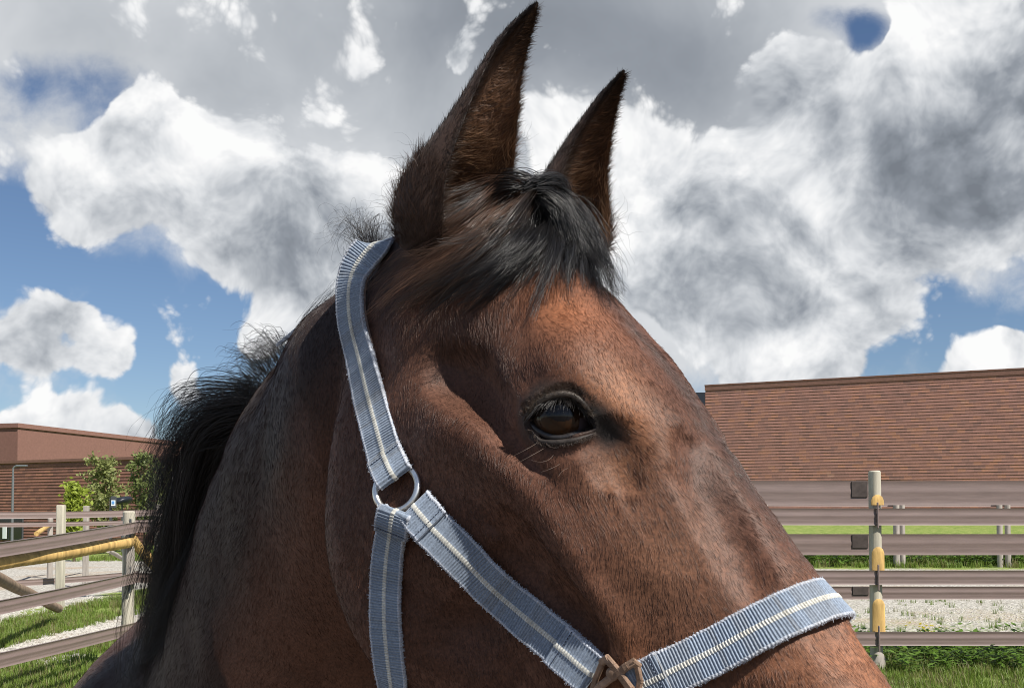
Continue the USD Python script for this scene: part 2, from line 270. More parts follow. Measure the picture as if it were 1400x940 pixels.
def plain(name, c, rough=.6, spec=.3, metal=0.0, noise=None, amount=.25, bump=0.0, scale3=None):
    """A colour with noisy variation and fine relief in object space."""
    n = {'p': ('principled_bsdf', {'roughness': rough, 'specular_ior_level': spec, 'metallic': metal})}; L = []
    if noise is None: n['p'][1]['base_color'] = c
    else:
        n['tc'] = ('texture_coordinate', {}); n['map'] = ('mapping', {'scale': scale3 or (1, 1, 1)}); n['n'] = ('noise_texture', {'scale': noise, 'detail': 6.0, 'roughness': .6})
        n['r'] = ('rgb_ramp', {'ramp': [(.25, tuple(x * (1 - amount) for x in c)), (.5, c), (.75, tuple(min(1, x * (1 + amount)) for x in c))]})
        L += [('tc.object', 'map.vector'), ('map.vector', 'n.vector'), ('n.fac', 'r.fac'), ('r.color', 'p.base_color')]
        if bump:
            n['b'] = ('bump', {'strength': .6, 'distance': bump}); L += [('n.fac', 'b.height'), ('b.normal', 'p.normal')]
    return mat(name, n, L)
def box(sx, sy, sz, c=(0, 0, 0), bevel=0.0):
    if bevel:
        import manifold3d as m3
        m = m3.Manifold.hull_points([[x * (sx/2 - bevel*a), y * (sy/2 - bevel*b), z * (sz/2 - bevel*d)] for x in (-1,1) for y in (-1,1) for z in (-1,1) for a, b, d in ((1,1,0),(1,0,1),(0,1,1))]).to_mesh()
        b = trimesh.Trimesh(m.vert_properties[:, :3], m.tri_verts)
    else: b = trimesh.creation.box((sx, sy, sz))
    b.apply_translation(c); return b
def tube(P, r, sides=8, closed=False, cap=True):
    """A tube along points; r a number or one per point."""
    P = np.asarray(P, float); n = len(P); r = np.broadcast_to(r, n)
    T = np.roll(P, -1, 0) - np.roll(P, 1, 0) if closed else np.gradient(P, axis=0)
    T /= np.linalg.norm(T, axis=1, keepdims=True) + 1e-12
    up = np.array([0, 0, 1.0]) if abs(T[0, 2]) < .9 else np.array([1.0, 0, 0]); N = []
    u = up - T[0] * (up @ T[0]); u /= np.linalg.norm(u)
    for t in T:
        u = u - t * (u @ t); u /= np.linalg.norm(u); N.append(u)
    N = np.array(N); B = np.cross(T, N); a = np.arange(sides) / sides * 2 * math.pi
    V = (P[:, None] + r[:, None, None] * (np.cos(a)[None, :, None] * N[:, None] + np.sin(a)[None, :, None] * B[:, None])).reshape(-1, 3); F = []
    for i in range(n if closed else n - 1):
        j = (i + 1) % n; k = np.arange(sides); k2 = (k + 1) % sides
        F.append(np.stack([i*sides+k, i*sides+k2, j*sides+k2], 1)); F.append(np.stack([i*sides+k, j*sides+k2, j*sides+k], 1))
    F = np.vstack(F)
    if cap and not closed:
        V = np.vstack([V, P[0], P[-1]]); k = np.arange(sides); k2 = (k + 1) % sides; e = (n-1)*sides
        F = np.vstack([F, np.stack([k2, k, np.full(sides, n*sides)], 1), np.stack([e+k, e+k2, np.full(sides, n*sides+1)], 1)])
    return trimesh.Trimesh(V, F, process=False)
def spline(P, n):
    P = np.asarray(P, float); t = np.concatenate([[0], np.cumsum(np.linalg.norm(np.diff(P, axis=0), axis=1))])
    return PchipInterpolator(t, P, axis=0)(np.linspace(0, t[-1], n))
# ---------- materials of the place ----------
plain('pale_post', (.40, .37, .30), .8, .2, noise=14, amount=.35, bump=.01, scale3=(1, 1, .12))
plain('grey_post', (.30, .27, .24), .85, .2, noise=14, amount=.35, bump=.01, scale3=(1, 1, .12))
plain('yellow_wood', (.46, .30, .11), .75, .25, noise=16, amount=.55, bump=.01, scale3=(1, 1, .2))
plain('brown_wood', (.20, .145, .105), .85, .2, noise=10, amount=.4, bump=.01, scale3=(1, 1, .2))
plain('strap_plastic', (.185, .137, .125), .42, .45, noise=3.5, amount=.16, scale3=(1, 1, 14))
plain('shade_dark', (.060, .048, .044), .8, .2, noise=20, amount=.3); plain('dark_metal', (.05, .055, .06), .45, .5, noise=20, amount=.2)
plain('lamp_metal', (.12, .13, .14), .4, .5, noise=8, amount=.15)
plain('dark_cladding', (.012, .016, .024), .4, .4, noise=3, amount=.2)
plain('dark_glass', (.012, .014, .017), .08, .6)
plain('sign_blue', (.10, .26, .55), .5, .4); plain('sign_white', (.75, .78, .8), .5, .4)
plain('bark', (.10, .075, .05), .9, .1, noise=30, amount=.4, bump=.01)
def leaf_mat(name, c):
    mat(name, {'oi': ('geometry', {}), 'r': ('rgb_ramp', {'ramp': [(0, tuple(x * .62 for x in c)), (.6, c), (1, tuple(x * 1.45 for x in c))]}), 'd': ('principled_bsdf', {'roughness': .5, 'specular_ior_level': .35}), 't': ('translucent_bsdf', {}), 'm': ('mix_closure', {'fac': .38})},
        [('oi.random_per_island', 'r.fac'), ('r.color', 'd.base_color'), ('r.color', 't.color'), ('d.BSDF', 'm.closure1'), ('t.BSDF', 'm.closure2')], surface='m.closure')
leaf_mat('leaf_green', (.36, .40, .14)); leaf_mat('leaf_bright', (.42, .52, .07)); leaf_mat('leaf_dark', (.28, .34, .11))
leaf_mat('grass_blade', (.25, .36, .06)); leaf_mat('weed_leaf', (.19, .34, .05)); leaf_mat('yellow_petal', (.6, .5, .02)); leaf_mat('dry_blade', (.32, .29, .12))
# roof and wall tiles: every tile its own tone
def tile_mat(name, ramp, cell, row, bump=0.0):
    n = {'tc': ('texture_coordinate', {}), 'sx': ('separate_xyz', {}), 'zr': ('math', {'math_type': 'divide', 'value2': row}), 'zf': ('math', {'math_type': 'floor'}), 'xo': ('math', {'math_type': 'multiply', 'value2': .5}), 'xo2': ('math', {'math_type': 'fraction'}),
         'xr': ('math', {'math_type': 'divide', 'value2': cell}), 'xa': ('math', {'math_type': 'add'}), 'xf': ('math', {'math_type': 'floor'}), 'cv': ('combine_xyz', {}), 'wn': ('white_noise_texture', {'dimensions': '2D'}),
         'ns': ('noise_texture', {'scale': .55, 'detail': 4.0}), 'mm': ('mix_float', {'fac': .42}), 'r': ('rgb_ramp', {'ramp': ramp}), 'nf': ('noise_texture', {'scale': 9.0, 'detail': 5.0}), 'nfg': ('rgb_ramp', {'ramp': [(.2, (.3, .3, .3)), (.8, (.7, .7, .7))]}), 'k': ('mix', {'mix_type': 'overlay', 'fac': .35}), 'p': ('principled_bsdf', {'roughness': .8, 'specular_ior_level': .25})}
    L = [('tc.object', 'sx.vector'), ('sx.z', 'zr.value1'), ('zr.value', 'zf.value1'), ('zf.value', 'xo.value1'), ('xo.value', 'xo2.value1'), ('sx.x', 'xr.value1'), ('xr.value', 'xa.value1'), ('xo2.value', 'xa.value2'), ('xa.value', 'xf.value1'), ('xf.value', 'cv.x'), ('zf.value', 'cv.y'), ('cv.vector', 'wn.vector'),
         ('tc.object', 'ns.vector'), ('wn.value', 'mm.a'), ('ns.fac', 'mm.b'), ('mm.result', 'r.fac'), ('tc.object', 'nf.vector'), ('r.color', 'k.color1'), ('nf.fac', 'nfg.fac'), ('nfg.color', 'k.color2'), ('k.color', 'p.base_color')]
    mat(name, n, L)
tile_mat('tile_red', [(0, (.17, .105, .095)), (.25, (.255, .138, .118)), (.42, (.29, .148, .122)), (.6, (.31, .162, .138)), (.78, (.36, .175, .12)), (.9, (.32, .23, .22)), (1, (.38, .31, .31))], .42, .19)
tile_mat('tile_brown', [(0, (.11, .06, .048)), (.3, (.19, .095, .075)), (.6, (.235, .112, .085)), (.85, (.29, .14, .095)), (1, (.32, .20, .155))], .42, .16)
plain('brown_wall', (.185, .098, .080), .8, .2, noise=6, amount=.14)
plain('brown_wall_side', (.195, .105, .086), .8, .2, noise=6, amount=.14)
# ---------- ground ----------
def ground_height(x, y):
    t = np.clip((y - 38) / 20, 0, 1); t = t * t * (3 - 2 * t); side = np.clip((x + 2) / 6, 0, 1)
    h = .95 * t * side + .05 * (meshkit.fbm(np.stack([x * .35, y * .35, x * 0], -1), 3, 4) - .5) * np.clip((y - 3) / 4, 0, 1)
    bank = np.exp(-((y - 31) / 5.0) ** 2) * np.clip((x - 1) / 3, 0, 1) * .10
    return h + bank
def ground():
    gx = np.unique(np.concatenate([np.arange(-14, 14.01, .35), np.linspace(-60, -14, 40), np.linspace(14, 70, 46), [-900, -400, -150, 150, 400, 900]])); gy = np.unique(np.concatenate([np.arange(-4, 22, .35), np.arange(22, 66, .8), np.linspace(66, 120, 20), [-900, -300, -60, -15, 160, 300, 900, 2000]]))
    X, Y = np.meshgrid(gx, gy, indexing='ij'); Z = ground_height(X, Y); i = np.arange(X.size).reshape(X.shape)
    F = np.stack([i[:-1, :-1], i[1:, :-1], i[1:, 1:], i[:-1, 1:]], -1).reshape(-1, 4)
    n = {'g': ('geometry', {}), 's': ('separate_xyz', {}), 'nb': ('noise_texture', {'scale': .9, 'detail': 5.0}), 'nw': ('math', {'math_type': 'multiply_add', 'value2': 1.5, 'value3': -.75}), 'xw': ('math', {'math_type': 'add'}), 'yw': ('math', {'math_type': 'add'})}
    L = [('g.position', 's.vector'), ('g.position', 'nb.vector'), ('nb.fac', 'nw.value1'), ('s.x', 'xw.value1'), ('nw.value', 'xw.value2'), ('s.y', 'yw.value1'), ('nw.value', 'yw.value2')]
    # grass share along the two directions of the paddock
    n['gy'] = ('rgb_ramp', {'ramp': [(0, (1, 1, 1)), (11.9/60, (1, 1, 1)), (12.6/60, (.42, .42, .42)), (18.5/60, (.24, .24, .24)), (19.5/60, (.05, .05, .05)), (26.5/60, (.1, .1, .1)), (28/60, (1, 1, 1)), (37/60, (1, 1, 1)), (38.5/60, (.05, .05, .05)), (43/60, (.05, .05, .05)), (44.5/60, (1, 1, 1)), (1, (1, 1, 1))]})
    n['ys'] = ('math', {'math_type': 'divide', 'value2': 60.0}); L += [('yw.value', 'ys.value1'), ('ys.value', 'gy.fac')]
    n['gx'] = ('rgb_ramp', {'ramp': [(0, (.06, .06, .06)), (14.0/24, (.06, .06, .06)), (16.3/24, (.25, .25, .25)), (16.9/24, (.9, .9, .9)), (17.9/24, (.85, .85, .85)), (18.3/24, (.05, .05, .05)), (19.1/24, (.05, .05, .05)), (19.7/24, (1, 1, 1)), (1, (1, 1, 1))]})
    n['xs'] = ('math', {'math_type': 'multiply_add', 'value2': 1/24, 'value3': 1.0}); L += [('xw.value', 'xs.value1'), ('xs.value', 'gx.fac')]
    n['side'] = ('map_range', {'from_min': -3.2, 'from_max': -2.8, 'clamp': True}); L.append(('s.x', 'side.value'))
    n['far'] = ('map_range', {'from_min': 33.0, 'from_max': 35.0, 'clamp': True}); L.append(('yw.value', 'far.value'))
    n['mx'] = ('mix', {}); L += [('far.result', 'mx.fac'), ('gx.color', 'mx.color1')]; n['mx'][1]['color2'] = (.95, .95, .95)
    n['mask'] = ('mix', {}); L += [('side.result', 'mask.fac'), ('mx.color', 'mask.color1'), ('gy.color', 'mask.color2')]
    n['foot'] = ('map_range', {'from_min': 7.6, 'from_max': 8.4, 'clamp': True}); L.append(('yw.value', 'foot.value'))
    n['nf'] = ('noise_texture', {'scale': 13.0, 'detail': 6.0, 'roughness': .7}); L.append(('g.position', 'nf.vector'))
    n['bw'] = ('rgb_to_bw', {}); L.append(('mask.color', 'bw.color'))
    n['m1'] = ('math', {'math_type': 'multiply_add', 'value2': 1.4, 'value3': -.7}); n['m2'] = ('math', {'math_type': 'add'}); n['m3'] = ('map_range', {'from_min': .35, 'from_max': .65, 'clamp': True})
    L += [('nf.fac', 'm1.value1'), ('m1.value', 'm2.value1'), ('bw.val', 'm2.value2'), ('m2.value', 'm3.value')]
    n['vo'] = ('voronoi_texture', {'scale': 26.0, 'randomness': 1.0}); L.append(('g.position', 'vo.vector'))
    n['vb'] = ('rgb_to_bw', {}); n['gr'] = ('rgb_ramp', {'ramp': [(.1, (.20, .185, .16)), (.5, (.36, .34, .30)), (.9, (.50, .48, .44))]}); L += [('vo.color', 'vb.color'), ('vb.val', 'gr.fac')]
    n['nd'] = ('noise_texture', {'scale': .5, 'detail': 4.0}); n['du'] = ('map_range', {'from_min': .52, 'from_max': .7, 'to_max': .75, 'clamp': True}); n['gd'] = ('mix', {'color2': (.33, .25, .17)}); L += [('g.position', 'nd.vector'), ('nd.fac', 'du.value'), ('du.result', 'gd.fac'), ('gr.color', 'gd.color1')]
    n['ng'] = ('noise_texture', {'scale': 3.0, 'detail': 7.0, 'roughness': .7}); n['gg'] = ('rgb_ramp', {'ramp': [(.28, (.095, .145, .03)), (.5, (.17, .225, .055)), (.68, (.27, .28, .10)), (.8, (.36, .33, .15))]}); L += [('g.position', 'ng.vector'), ('ng.fac', 'gg.fac')]
    n['c0'] = ('mix', {'color1': (.10, .08, .062)}); L += [('foot.result', 'c0.fac'), ('c.color', 'c0.color2')]; n['c'] = ('mix', {}); n['p'] = ('principled_bsdf', {'roughness': .9, 'specular_ior_level': .15}); L += [('m3.result', 'c.fac'), ('gd.color', 'c.color1'), ('gg.color', 'c.color2'), ('c0.color', 'p.base_color')]
    n['b'] = ('bump', {'strength': .8, 'distance': .02}); L += [('vo.distance', 'b.height'), ('b.normal', 'p.normal')]; n['b'][1]['invert'] = True
    mat('ground', n, L)
    part('/World', 'ground', (np.stack([X, Y, Z], -1).reshape(-1, 3), F), 'ground', smooth=True, kind='structure')
ground()
# tufts: blades as crossed slivers, many joined, scattered over the visible strips
def blade(rng, h, w):
    a = rng.uniform(0, 6.28); l = rng.uniform(.1, .6) * h; d = np.array([math.cos(a), math.sin(a), 0]); s = np.array([-d[1], d[0], 0]) * w / 2
    b = np.array([rng.normal(0, .03), rng.normal(0, .03), 0]); return np.array([b - s, b + s, b + d * l * .35 + s * .7 + [0, 0, h * .6], b + d * l * .35 - s * .7 + [0, 0, h * .6], b + d * l + [0, 0, h]]), np.array([[0,1,2],[0,2,3],[3,2,4]])
def tuft(rng, n, h, w):
    V, F, k = [], [], 0
    for _ in range(n):
        v, f = blade(rng, h * rng.uniform(.5, 1.1), w); V.append(v); F.append(f + k); k += 5
    return np.vstack(V), np.vstack(F)
def scatter(name, protos, spots, sizes, rng, **kw):
    pi = UsdGeom.PointInstancer.Define(stage, name_for('/World', name)); root = path_of(pi); rel = pi.CreatePrototypesRel()
    for i, (nm, mesh, m) in enumerate(protos):
        g = part(pi, nm, mesh, m, smooth=False); rel.AddTarget(g.GetPath())
    n = len(spots); pi.CreatePositionsAttr(Vt.Vec3fArray.FromNumpy(spots.astype(np.float32))); pi.CreateProtoIndicesAttr(Vt.IntArray.FromNumpy(rng.integers(0, len(protos), n).astype(np.int32)))
    a = rng.uniform(0, 2 * math.pi, n); q = np.zeros((n, 4)); q[:, 0] = np.sin(a / 2) * 0; h = np.stack([np.zeros(n), np.zeros(n), np.sin(a / 2), np.cos(a / 2)], 1)
    pi.CreateOrientationsAttr(Vt.QuathArray([Gf.Quath(float(c), 0, 0, float(s)) for s, c in zip(np.sin(a / 2), np.cos(a / 2))])); pi.CreateScalesAttr(Vt.Vec3fArray.FromNumpy((sizes[:, None] * np.ones((1, 3))).astype(np.float32)))
    note(pi.GetPrim(), **kw); return pi
def strip(rng, n, x0, x1, y0, y1, wob=.5):
    x = rng.uniform(x0, x1, n); y = rng.uniform(y0, y1, n); k = meshkit.fbm(np.stack([x * 1.3, y * 1.3, x * 0], -1), 3, 9) > rng.uniform(.2, .62, n); x, y = x[k], y[k]; return np.stack([x, y, ground_height(x, y)], 1)
def grass():
    rng = np.random.default_rng(5); P = [('tuft', tuft(rng, 14, .10, .008), 'grass_blade') for _ in range(3)] + [('dry_tuft', tuft(rng, 10, .12, .006), 'dry_blade')]
    S = [strip(rng, 11000, 2.2, 8, 8.2, 12.4), strip(rng, 5200, -5.0, -2.6, 8.0, 12.5), strip(rng, 4200, -7.1, -5.7, 10.5, 20), strip(rng, 260, 3, 12, 12.5, 19), strip(rng, 9000, 4, 24, 27.6, 38), strip(rng, 3500, -14, -6, 33, 44), strip(rng, 2500, -3, 3, 7, 12)]
    S = np.vstack(S); scatter('grass', P, S, rng.uniform(.5, 1.15, len(S)) * np.where(S[:, 1] > 26, 2.2, 1.0), rng, label='short green grass and dry blades in strips along the gravel', category='grass', kind='stuff')
    # broad-leaved weeds thicken the strip behind the lowest right-hand strap and the bank
    W = []
    for _ in range(3):
        V, F, k = [], [], 0
        for _ in range(16):
            a, h = rng.uniform(0, 6.28), rng.uniform(.04, .24); c = np.array([math.cos(a) * rng.uniform(0, .12), math.sin(a) * rng.uniform(0, .12), h]); d = np.array([math.cos(a), math.sin(a), rng.uniform(-.3, .5)]) * rng.uniform(.03, .06); s = np.array([-math.sin(a), math.cos(a), 0]) * rng.uniform(.014, .028)
            V.append([c - d, c - s, c + d, c + s]); F += [[k, k+1, k+2], [k, k+2, k+3]]; k += 4
        W.append(('weed', (np.vstack(V), np.array(F)), 'weed_leaf'))
    S = np.vstack([strip(rng, 900, 2.6, 8, 9.6, 12.0), strip(rng, 2200, 6, 24, 28, 37)]); scatter('weeds', W, S, rng.uniform(.5, 1.2, len(S)) * np.where(S[:, 1] > 20, 2.4, 1.0), rng, label='low leafy weeds growing thick among the grass', category='weeds', kind='stuff')
    c = np.array([5.05, 12.6, 0]); t = thing('yellow_flower', 'small clump of yellow flowers on the gravel behind the right fence', 'flower', c)
    V, F, k = [], [], 0
    for _ in range(40):
        p = np.append(rng.normal(0, .09, 2), rng.uniform(.05, .16)); a = rng.uniform(0, 6.28); d = np.array([math.cos(a), math.sin(a), .3]) * .022; s = np.array([-math.sin(a), math.cos(a), .2]) * .018
        V.append([p - d, p - s, p + d, p + s]); F += [[k, k+1, k+2], [k, k+2, k+3]]; k += 4
    part(t, 'petals', (np.vstack(V), np.array(F)), 'yellow_petal', kind='stuff'); part(t, 'leaves', tuft(rng, 30, .12, .008), 'grass_blade', kind='stuff')
    G = []
    for i in range(3):
        m = trimesh.creation.icosphere(0); m.vertices = m.vertices * rng.uniform(.6, 1.2, (len(m.vertices), 1)) * [.02, .016, .011]; G.append(('pebble', m, MATS['pebble']))
    S = np.vstack([strip(rng, 5000, -5.9, -4.7, 8, 15), strip(rng, 6000, -9, -6.8, 12, 19), strip(rng, 5000, 2.5, 9, 12.4, 17)]); scatter('gravel', G, S, rng.uniform(.5, 1.4, len(S)), rng, label='loose pale grey gravel along the fences', category='gravel', kind='stuff')
plain('pebble', (.40, .38, .34), .85, .2, noise=3, amount=.4)
grass()
# ---------- buildings ----------
def wall_frame(A, B):
    A, B = np.array(A, float), np.array(B, float); d = B - A; return A, math.degrees(math.atan2(d[1], d[0])), float(np.hypot(*d))
def courses(L, z0, z1, row, lip, face=0.0):
    """Overlapping courses of tiles: each leans out to a lip over the one below."""
    V, F, k, z = [], [], 0, z0
    while z < z1 - 1e-6:
        t = min(z + row, z1); a, b = face - lip, face
        V += [(0, a, z), (L, a, z), (L, b, t), (0, b, t), (0, b, z), (L, b, z)]
        F += [(k, k+1, k+2), (k, k+2, k+3), (k+4, k+5, k+1), (k+4, k+1, k)]; k += 6; z = t
    return np.array(V, float), np.array(F)
def tiled_building():
    A, rz, L = wall_frame((12.5, 66.0), (44.0, 51.4)); zb, zt = .55, 9.8
    t = thing('tiled_building', 'large low building clad in red brown tiles, behind the right fence', 'building', (A[0], A[1], 0), rz)
    part(t, 'wall', box(L, 16, zt - zb - .1, (L / 2, 8.02, (zt + zb - .1) / 2)), 'brown_wall'); part(t, 'tile_courses', courses(L, zb, zt - .32, .19, .022), 'tile_red', kind='stuff')
    part(t, 'side_tiles', (lambda m: (m[0] @ np.array([[0, 1, 0], [-1, 0, 0], [0, 0, 1.0]]).T * 1.0 + [0, 16.02, 0], m[1]))(courses(16, zb, zt - .32, .19, .045)) if False else box(.05, 15.9, zt - zb - .4, (-.026, 8.03, (zt + zb - .4) / 2)), 'tile_red')
    part(t, 'coping', box(L + .04, 16.1, .3, (L / 2, 8.0, zt - .15)), 'brown_wall_side'); part(t, 'coping_edge', box(L + .08, .1, .08, (L / 2, -.02, zt + .03)), 'brown_wall')
    A, rz, L = wall_frame((7.0, 92.0), (24, 92.0)); t = thing('dark_roofed_hall', 'low hall with a dark flat roof band, left end of the red tiled building', 'building', (A[0], A[1], 0), rz)
    part(t, 'wall', box(L, 10, 8.2, (L / 2, 5, 4.9)), 'brown_wall'); part(t, 'roof_band', box(L + .6, 10.6, 3.4, (L / 2, 5, 10.75)), 'dark_cladding')
tiled_building()
def brown_building():
    c = at(24.5, 579, 80); zt = c[2]; r = at(330, 0, 112); l = at(-300, 0, 88)
    t = thing('brown_building', 'broad brown building with a plain upper storey, behind the left fence', 'building')
    d = np.array([r[0], r[1]]) - c[:2]; nrm = np.array([-d[1], d[0]]) / np.linalg.norm(d); bk = c[:2] + nrm * 30 + d
    poly = np.array([[l[0], l[1]], c[:2], [r[0], r[1]], bk, [l[0] - 3, l[1] + 25]])
    from shapely.geometry import Polygon
    m = trimesh.creation.extrude_polygon(Polygon(poly).buffer(0), zt - .3, engine='earcut'); m.apply_translation([0, 0, 0]); part(t, 'upper_storey', m, 'brown_wall')
    m = trimesh.creation.extrude_polygon(Polygon(poly).buffer(.12, join_style=2), .35, engine='earcut'); m.apply_translation([0, 0, zt - .3]); part(t, 'parapet', m, 'brown_wall_side')
    A, rz, L = wall_frame(at(-320, 0, 66)[:2], at(420, 0, 47)[:2]); h = 4.25
    w = thing('tiled_wing', 'long low wing in rough red brown tile courses with dark windows', 'building', (A[0], A[1], 0), rz)
    part(w, 'wall', box(L, 9, h, (L / 2, 4.52, h / 2)), 'brown_wall'); part(w, 'tile_courses', courses(L, 0.02, h - .12, .16, .03), 'tile_brown', kind='stuff'); part(w, 'coping', box(L + .1, 9.2, .14, (L / 2, 4.5, h + .05)), 'brown_wall_side')
    # the dark window strip at the left end, its mullions
    d = np.array([math.cos(math.radians(rz)), math.sin(math.radians(rz))])
    def along(u):  # distance along the wall of the pixel column u
        q = ray(u, 0); M = np.array([[q[0], -d[0]], [q[1], -d[1]]]); return np.linalg.solve(M, A)[1]
    x0, x1 = along(-60), along(43.5); z0, z1 = .15, 1.28
    f = part(w, 'window', box(x1 - x0, .16, z1 - z0, ((x0 + x1) / 2, -.03, (z0 + z1) / 2)), 'dark_metal')
    for k in range(6):
        a, b = x0 + (x1 - x0) * k / 6 + .04, x0 + (x1 - x0) * (k + 1) / 6 - .04
        part(f, 'pane', box(b - a, .02, z1 - z0 - .12, ((a + b) / 2, -.115, (z0 + z1) / 2)), 'dark_glass')
    xs = along(20.5); part(w, 'window_blind', box(.28, .03, .8, (xs, -.14, .62)), 'sign_white', label='pale strip hanging in the window')
brown_building()
# ---------- street lamp, trees, dark sign ----------
def lamp():
    p = at(17, 703, 50); x, y = p[0], p[1]; zt = at(17, 637, 50)[2]
    t = thing('street_lamp', 'slim grey street lamp with one short arm, before the brown wall', 'street lamp', (x, y, 0))
    part(t, 'pole', tube([(0, 0, 0), (0, 0, zt * .5), (0, 0, zt - .5)], [.07, .06, .055], 10), 'lamp_metal', smooth=40); part(t, 'arm', tube(spline([(0, 0, zt - .5), (0, 0, zt - .12), (.1, 0, zt), (.3, 0, zt + .03)], 10), .045, 8), 'lamp_metal', smooth=40)
    part(t, 'lamp_head', box(.5, .22, .09, (.42, 0, zt + .03), .02), 'lamp_metal')
lamp()
def tree(name, label, u, d, v_top, spread, n, m, seed, base_v=None, group=None, low=.25):
    rng = np.random.default_rng(seed); p = at(u, 703, d); x, y = p[0], p[1]; zt = at(u, v_top, d)[2]; g = float(ground_height(np.array(x), np.array(y)))
    t = thing(name, label, 'tree', (x, y, g), 0, 'young trees before the brown building'); h = zt - g
    part(t, 'trunk', tube(spline([(0, 0, -.05), (.02, .01, h * .35), (-.03, .02, h * .7), (.02, 0, h * .95)], 12), np.linspace(.05, .01, 12), 7), 'bark', smooth=40)
    tips, V, F, k, limbs = [], [], [], 0, []
    for i in range(26):
        z = h * (low + (1 - low) * (i + .5) / 26); a = i * 2.4 + rng.uniform(-.5, .5); w = spread * (math.sin(math.pi * min(1, .18 + .82 * (1 - z / h) ** .8)) ** .8) * rng.uniform(.55, 1.2)
        e = np.array([math.cos(a) * w, math.sin(a) * w, z + rng.uniform(.1, .35) * w]); limbs.append(tube([(0, 0, z - .12 * w), e * [.5, .5, 0] + [0, 0, z], e], [.018, .012, .005], 5)); tips.append((z, e, w))
    part(t, 'limbs', trimesh.util.concatenate(limbs), 'bark')
    for i in range(n):
        z, e, w = tips[rng.integers(len(tips))]; f = rng.uniform(.25, 1.05); c = np.array([e[0] * f, e[1] * f, z + (e[2] - z) * f]) + rng.normal(0, .07 + .09 * w, 3)
        a = rng.normal(0, 1, 3); a /= np.linalg.norm(a); b = np.cross(a, rng.normal(0, 1, 3)); b /= np.linalg.norm(b); l, s = rng.uniform(.055, .105), rng.uniform(.032, .058)
        V.append([c - a * l, c - b * s, c + a * l, c + b * s]); F += [[k, k+1, k+2], [k, k+2, k+3]]; k += 4
    part(t, 'crown', (np.vstack(V), np.array(F)), m)
tree('young_tree', 'small bright yellow green sapling by the left fence post', 102, 33, 664, .36, 1500, 'leaf_bright', 1, low=.3)
tree('young_tree', 'taller olive green young tree beside the dark sign', 143, 40, 630, .72, 2300, 'leaf_green', 2, low=.25)
tree('young_tree', 'young green tree half behind the flying mane', 197, 41, 622, .62, 2300, 'leaf_dark', 3, low=.22)
tree('young_tree', 'dense low green tree showing through the strands of the mane', 226, 44, 640, .8, 2200, 'leaf_green', 4, low=.2)
def dark_sign():
    p = at(156, 703, 38); t = thing('notice_board', 'dark notice board with a small blue and white panel, between two young trees', 'sign', (p[0], p[1], 0))
    z0, z1 = at(0, 707, 38)[2], at(0, 680, 38)[2]; k = 38 / F_PX
    part(t, 'post', box(.08, .08, z1, (-.12, 0, z1 / 2)), 'dark_metal'); part(t, 'board', box(7.5 * k, .06, 16 * k, (0, -.06, z1 - 6 * k), .01), 'dark_metal')
    q = part(t, 'panel', box(5.5 * k, .015, 7.5 * k, (0, -.099, z1 - 7.2 * k)), 'sign_white'); part(q, 'blue_symbol', box(3.8 * k, .01, 4.2 * k, (0, -.112, z1 - 6.6 * k)), 'sign_blue')
    m = trimesh.creation.icosphere(3); m.vertices = m.vertices * [13 * k, .5, 7 * k]; m.vertices[:, 2] += np.clip(m.vertices[:, 0], 0, 1) * .35; p = at(167, 686, 38.6)
    c = thing('parasol', 'closed dark canopy standing beside the notice board', 'canopy', (p[0], p[1], 0)); m.vertices[:, 2] = np.maximum(m.vertices[:, 2], -3.5 * k + .25 * np.abs(np.sin(m.vertices[:, 0] * 9)) * .2); m.apply_translation((0, 0, p[2])); part(c, 'canopy_cloth', m, 'dark_cladding', smooth=50); part(c, 'pole', tube([(0, 0, 0), (0, 0, p[2])], .03, 8), 'dark_metal')
dark_sign()
# ---------- fences ----------
def post_mesh(h, w, notch=True):
    m = tube([(0, 0, -.1), (0, 0, h * .5), (0, 0, h - .012), (0, 0, h)], [w / 2 * 1.04, w / 2, w / 2, w / 2 - .012], 12); return m
def strap_mesh(A, B, wid, sag=.02, n=14, thick=.012, push=0.0):
    """A wide plastic strap between two points; its section has a rounded bead along each edge."""
    A, B = np.asarray(A, float), np.asarray(B, float); d = B - A; L = np.linalg.norm(d); x = d / L; nrm = np.cross(x, [0, 0, 1.0]); nrm /= np.linalg.norm(nrm); up = np.cross(nrm, x)
    if up[2] < 0: up = -up
    k = np.linspace(-1, 1, 11); prof = np.where(np.abs(np.abs(k) - .93) < .1, 1.0, .45) + .55 * np.exp(-((k - .1) / .16) ** 2) + .35 * np.exp(-((k + .5) / .1) ** 2)
    ring = np.concatenate([np.stack([k * wid / 2, prof * thick], 1), np.stack([k[::-1] * wid / 2, -prof[::-1] * thick], 1)]); R = len(ring); t = np.linspace(0, 1, n)
    C = A + d * t[:, None] - np.array([0, 0, 1.0]) * (4 * sag * t * (1 - t))[:, None]; V = (C[:, None] + ring[None, :, 0:1] * up + ring[None, :, 1:2] * nrm).reshape(-1, 3); F = []
    for i in range(n - 1):
        a = i * R + np.arange(R); b = i * R + (np.arange(R) + 1) % R; F.append(np.stack([a, b, b + R, a + R], 1))
    return V, np.vstack(F)
YF = 9.9
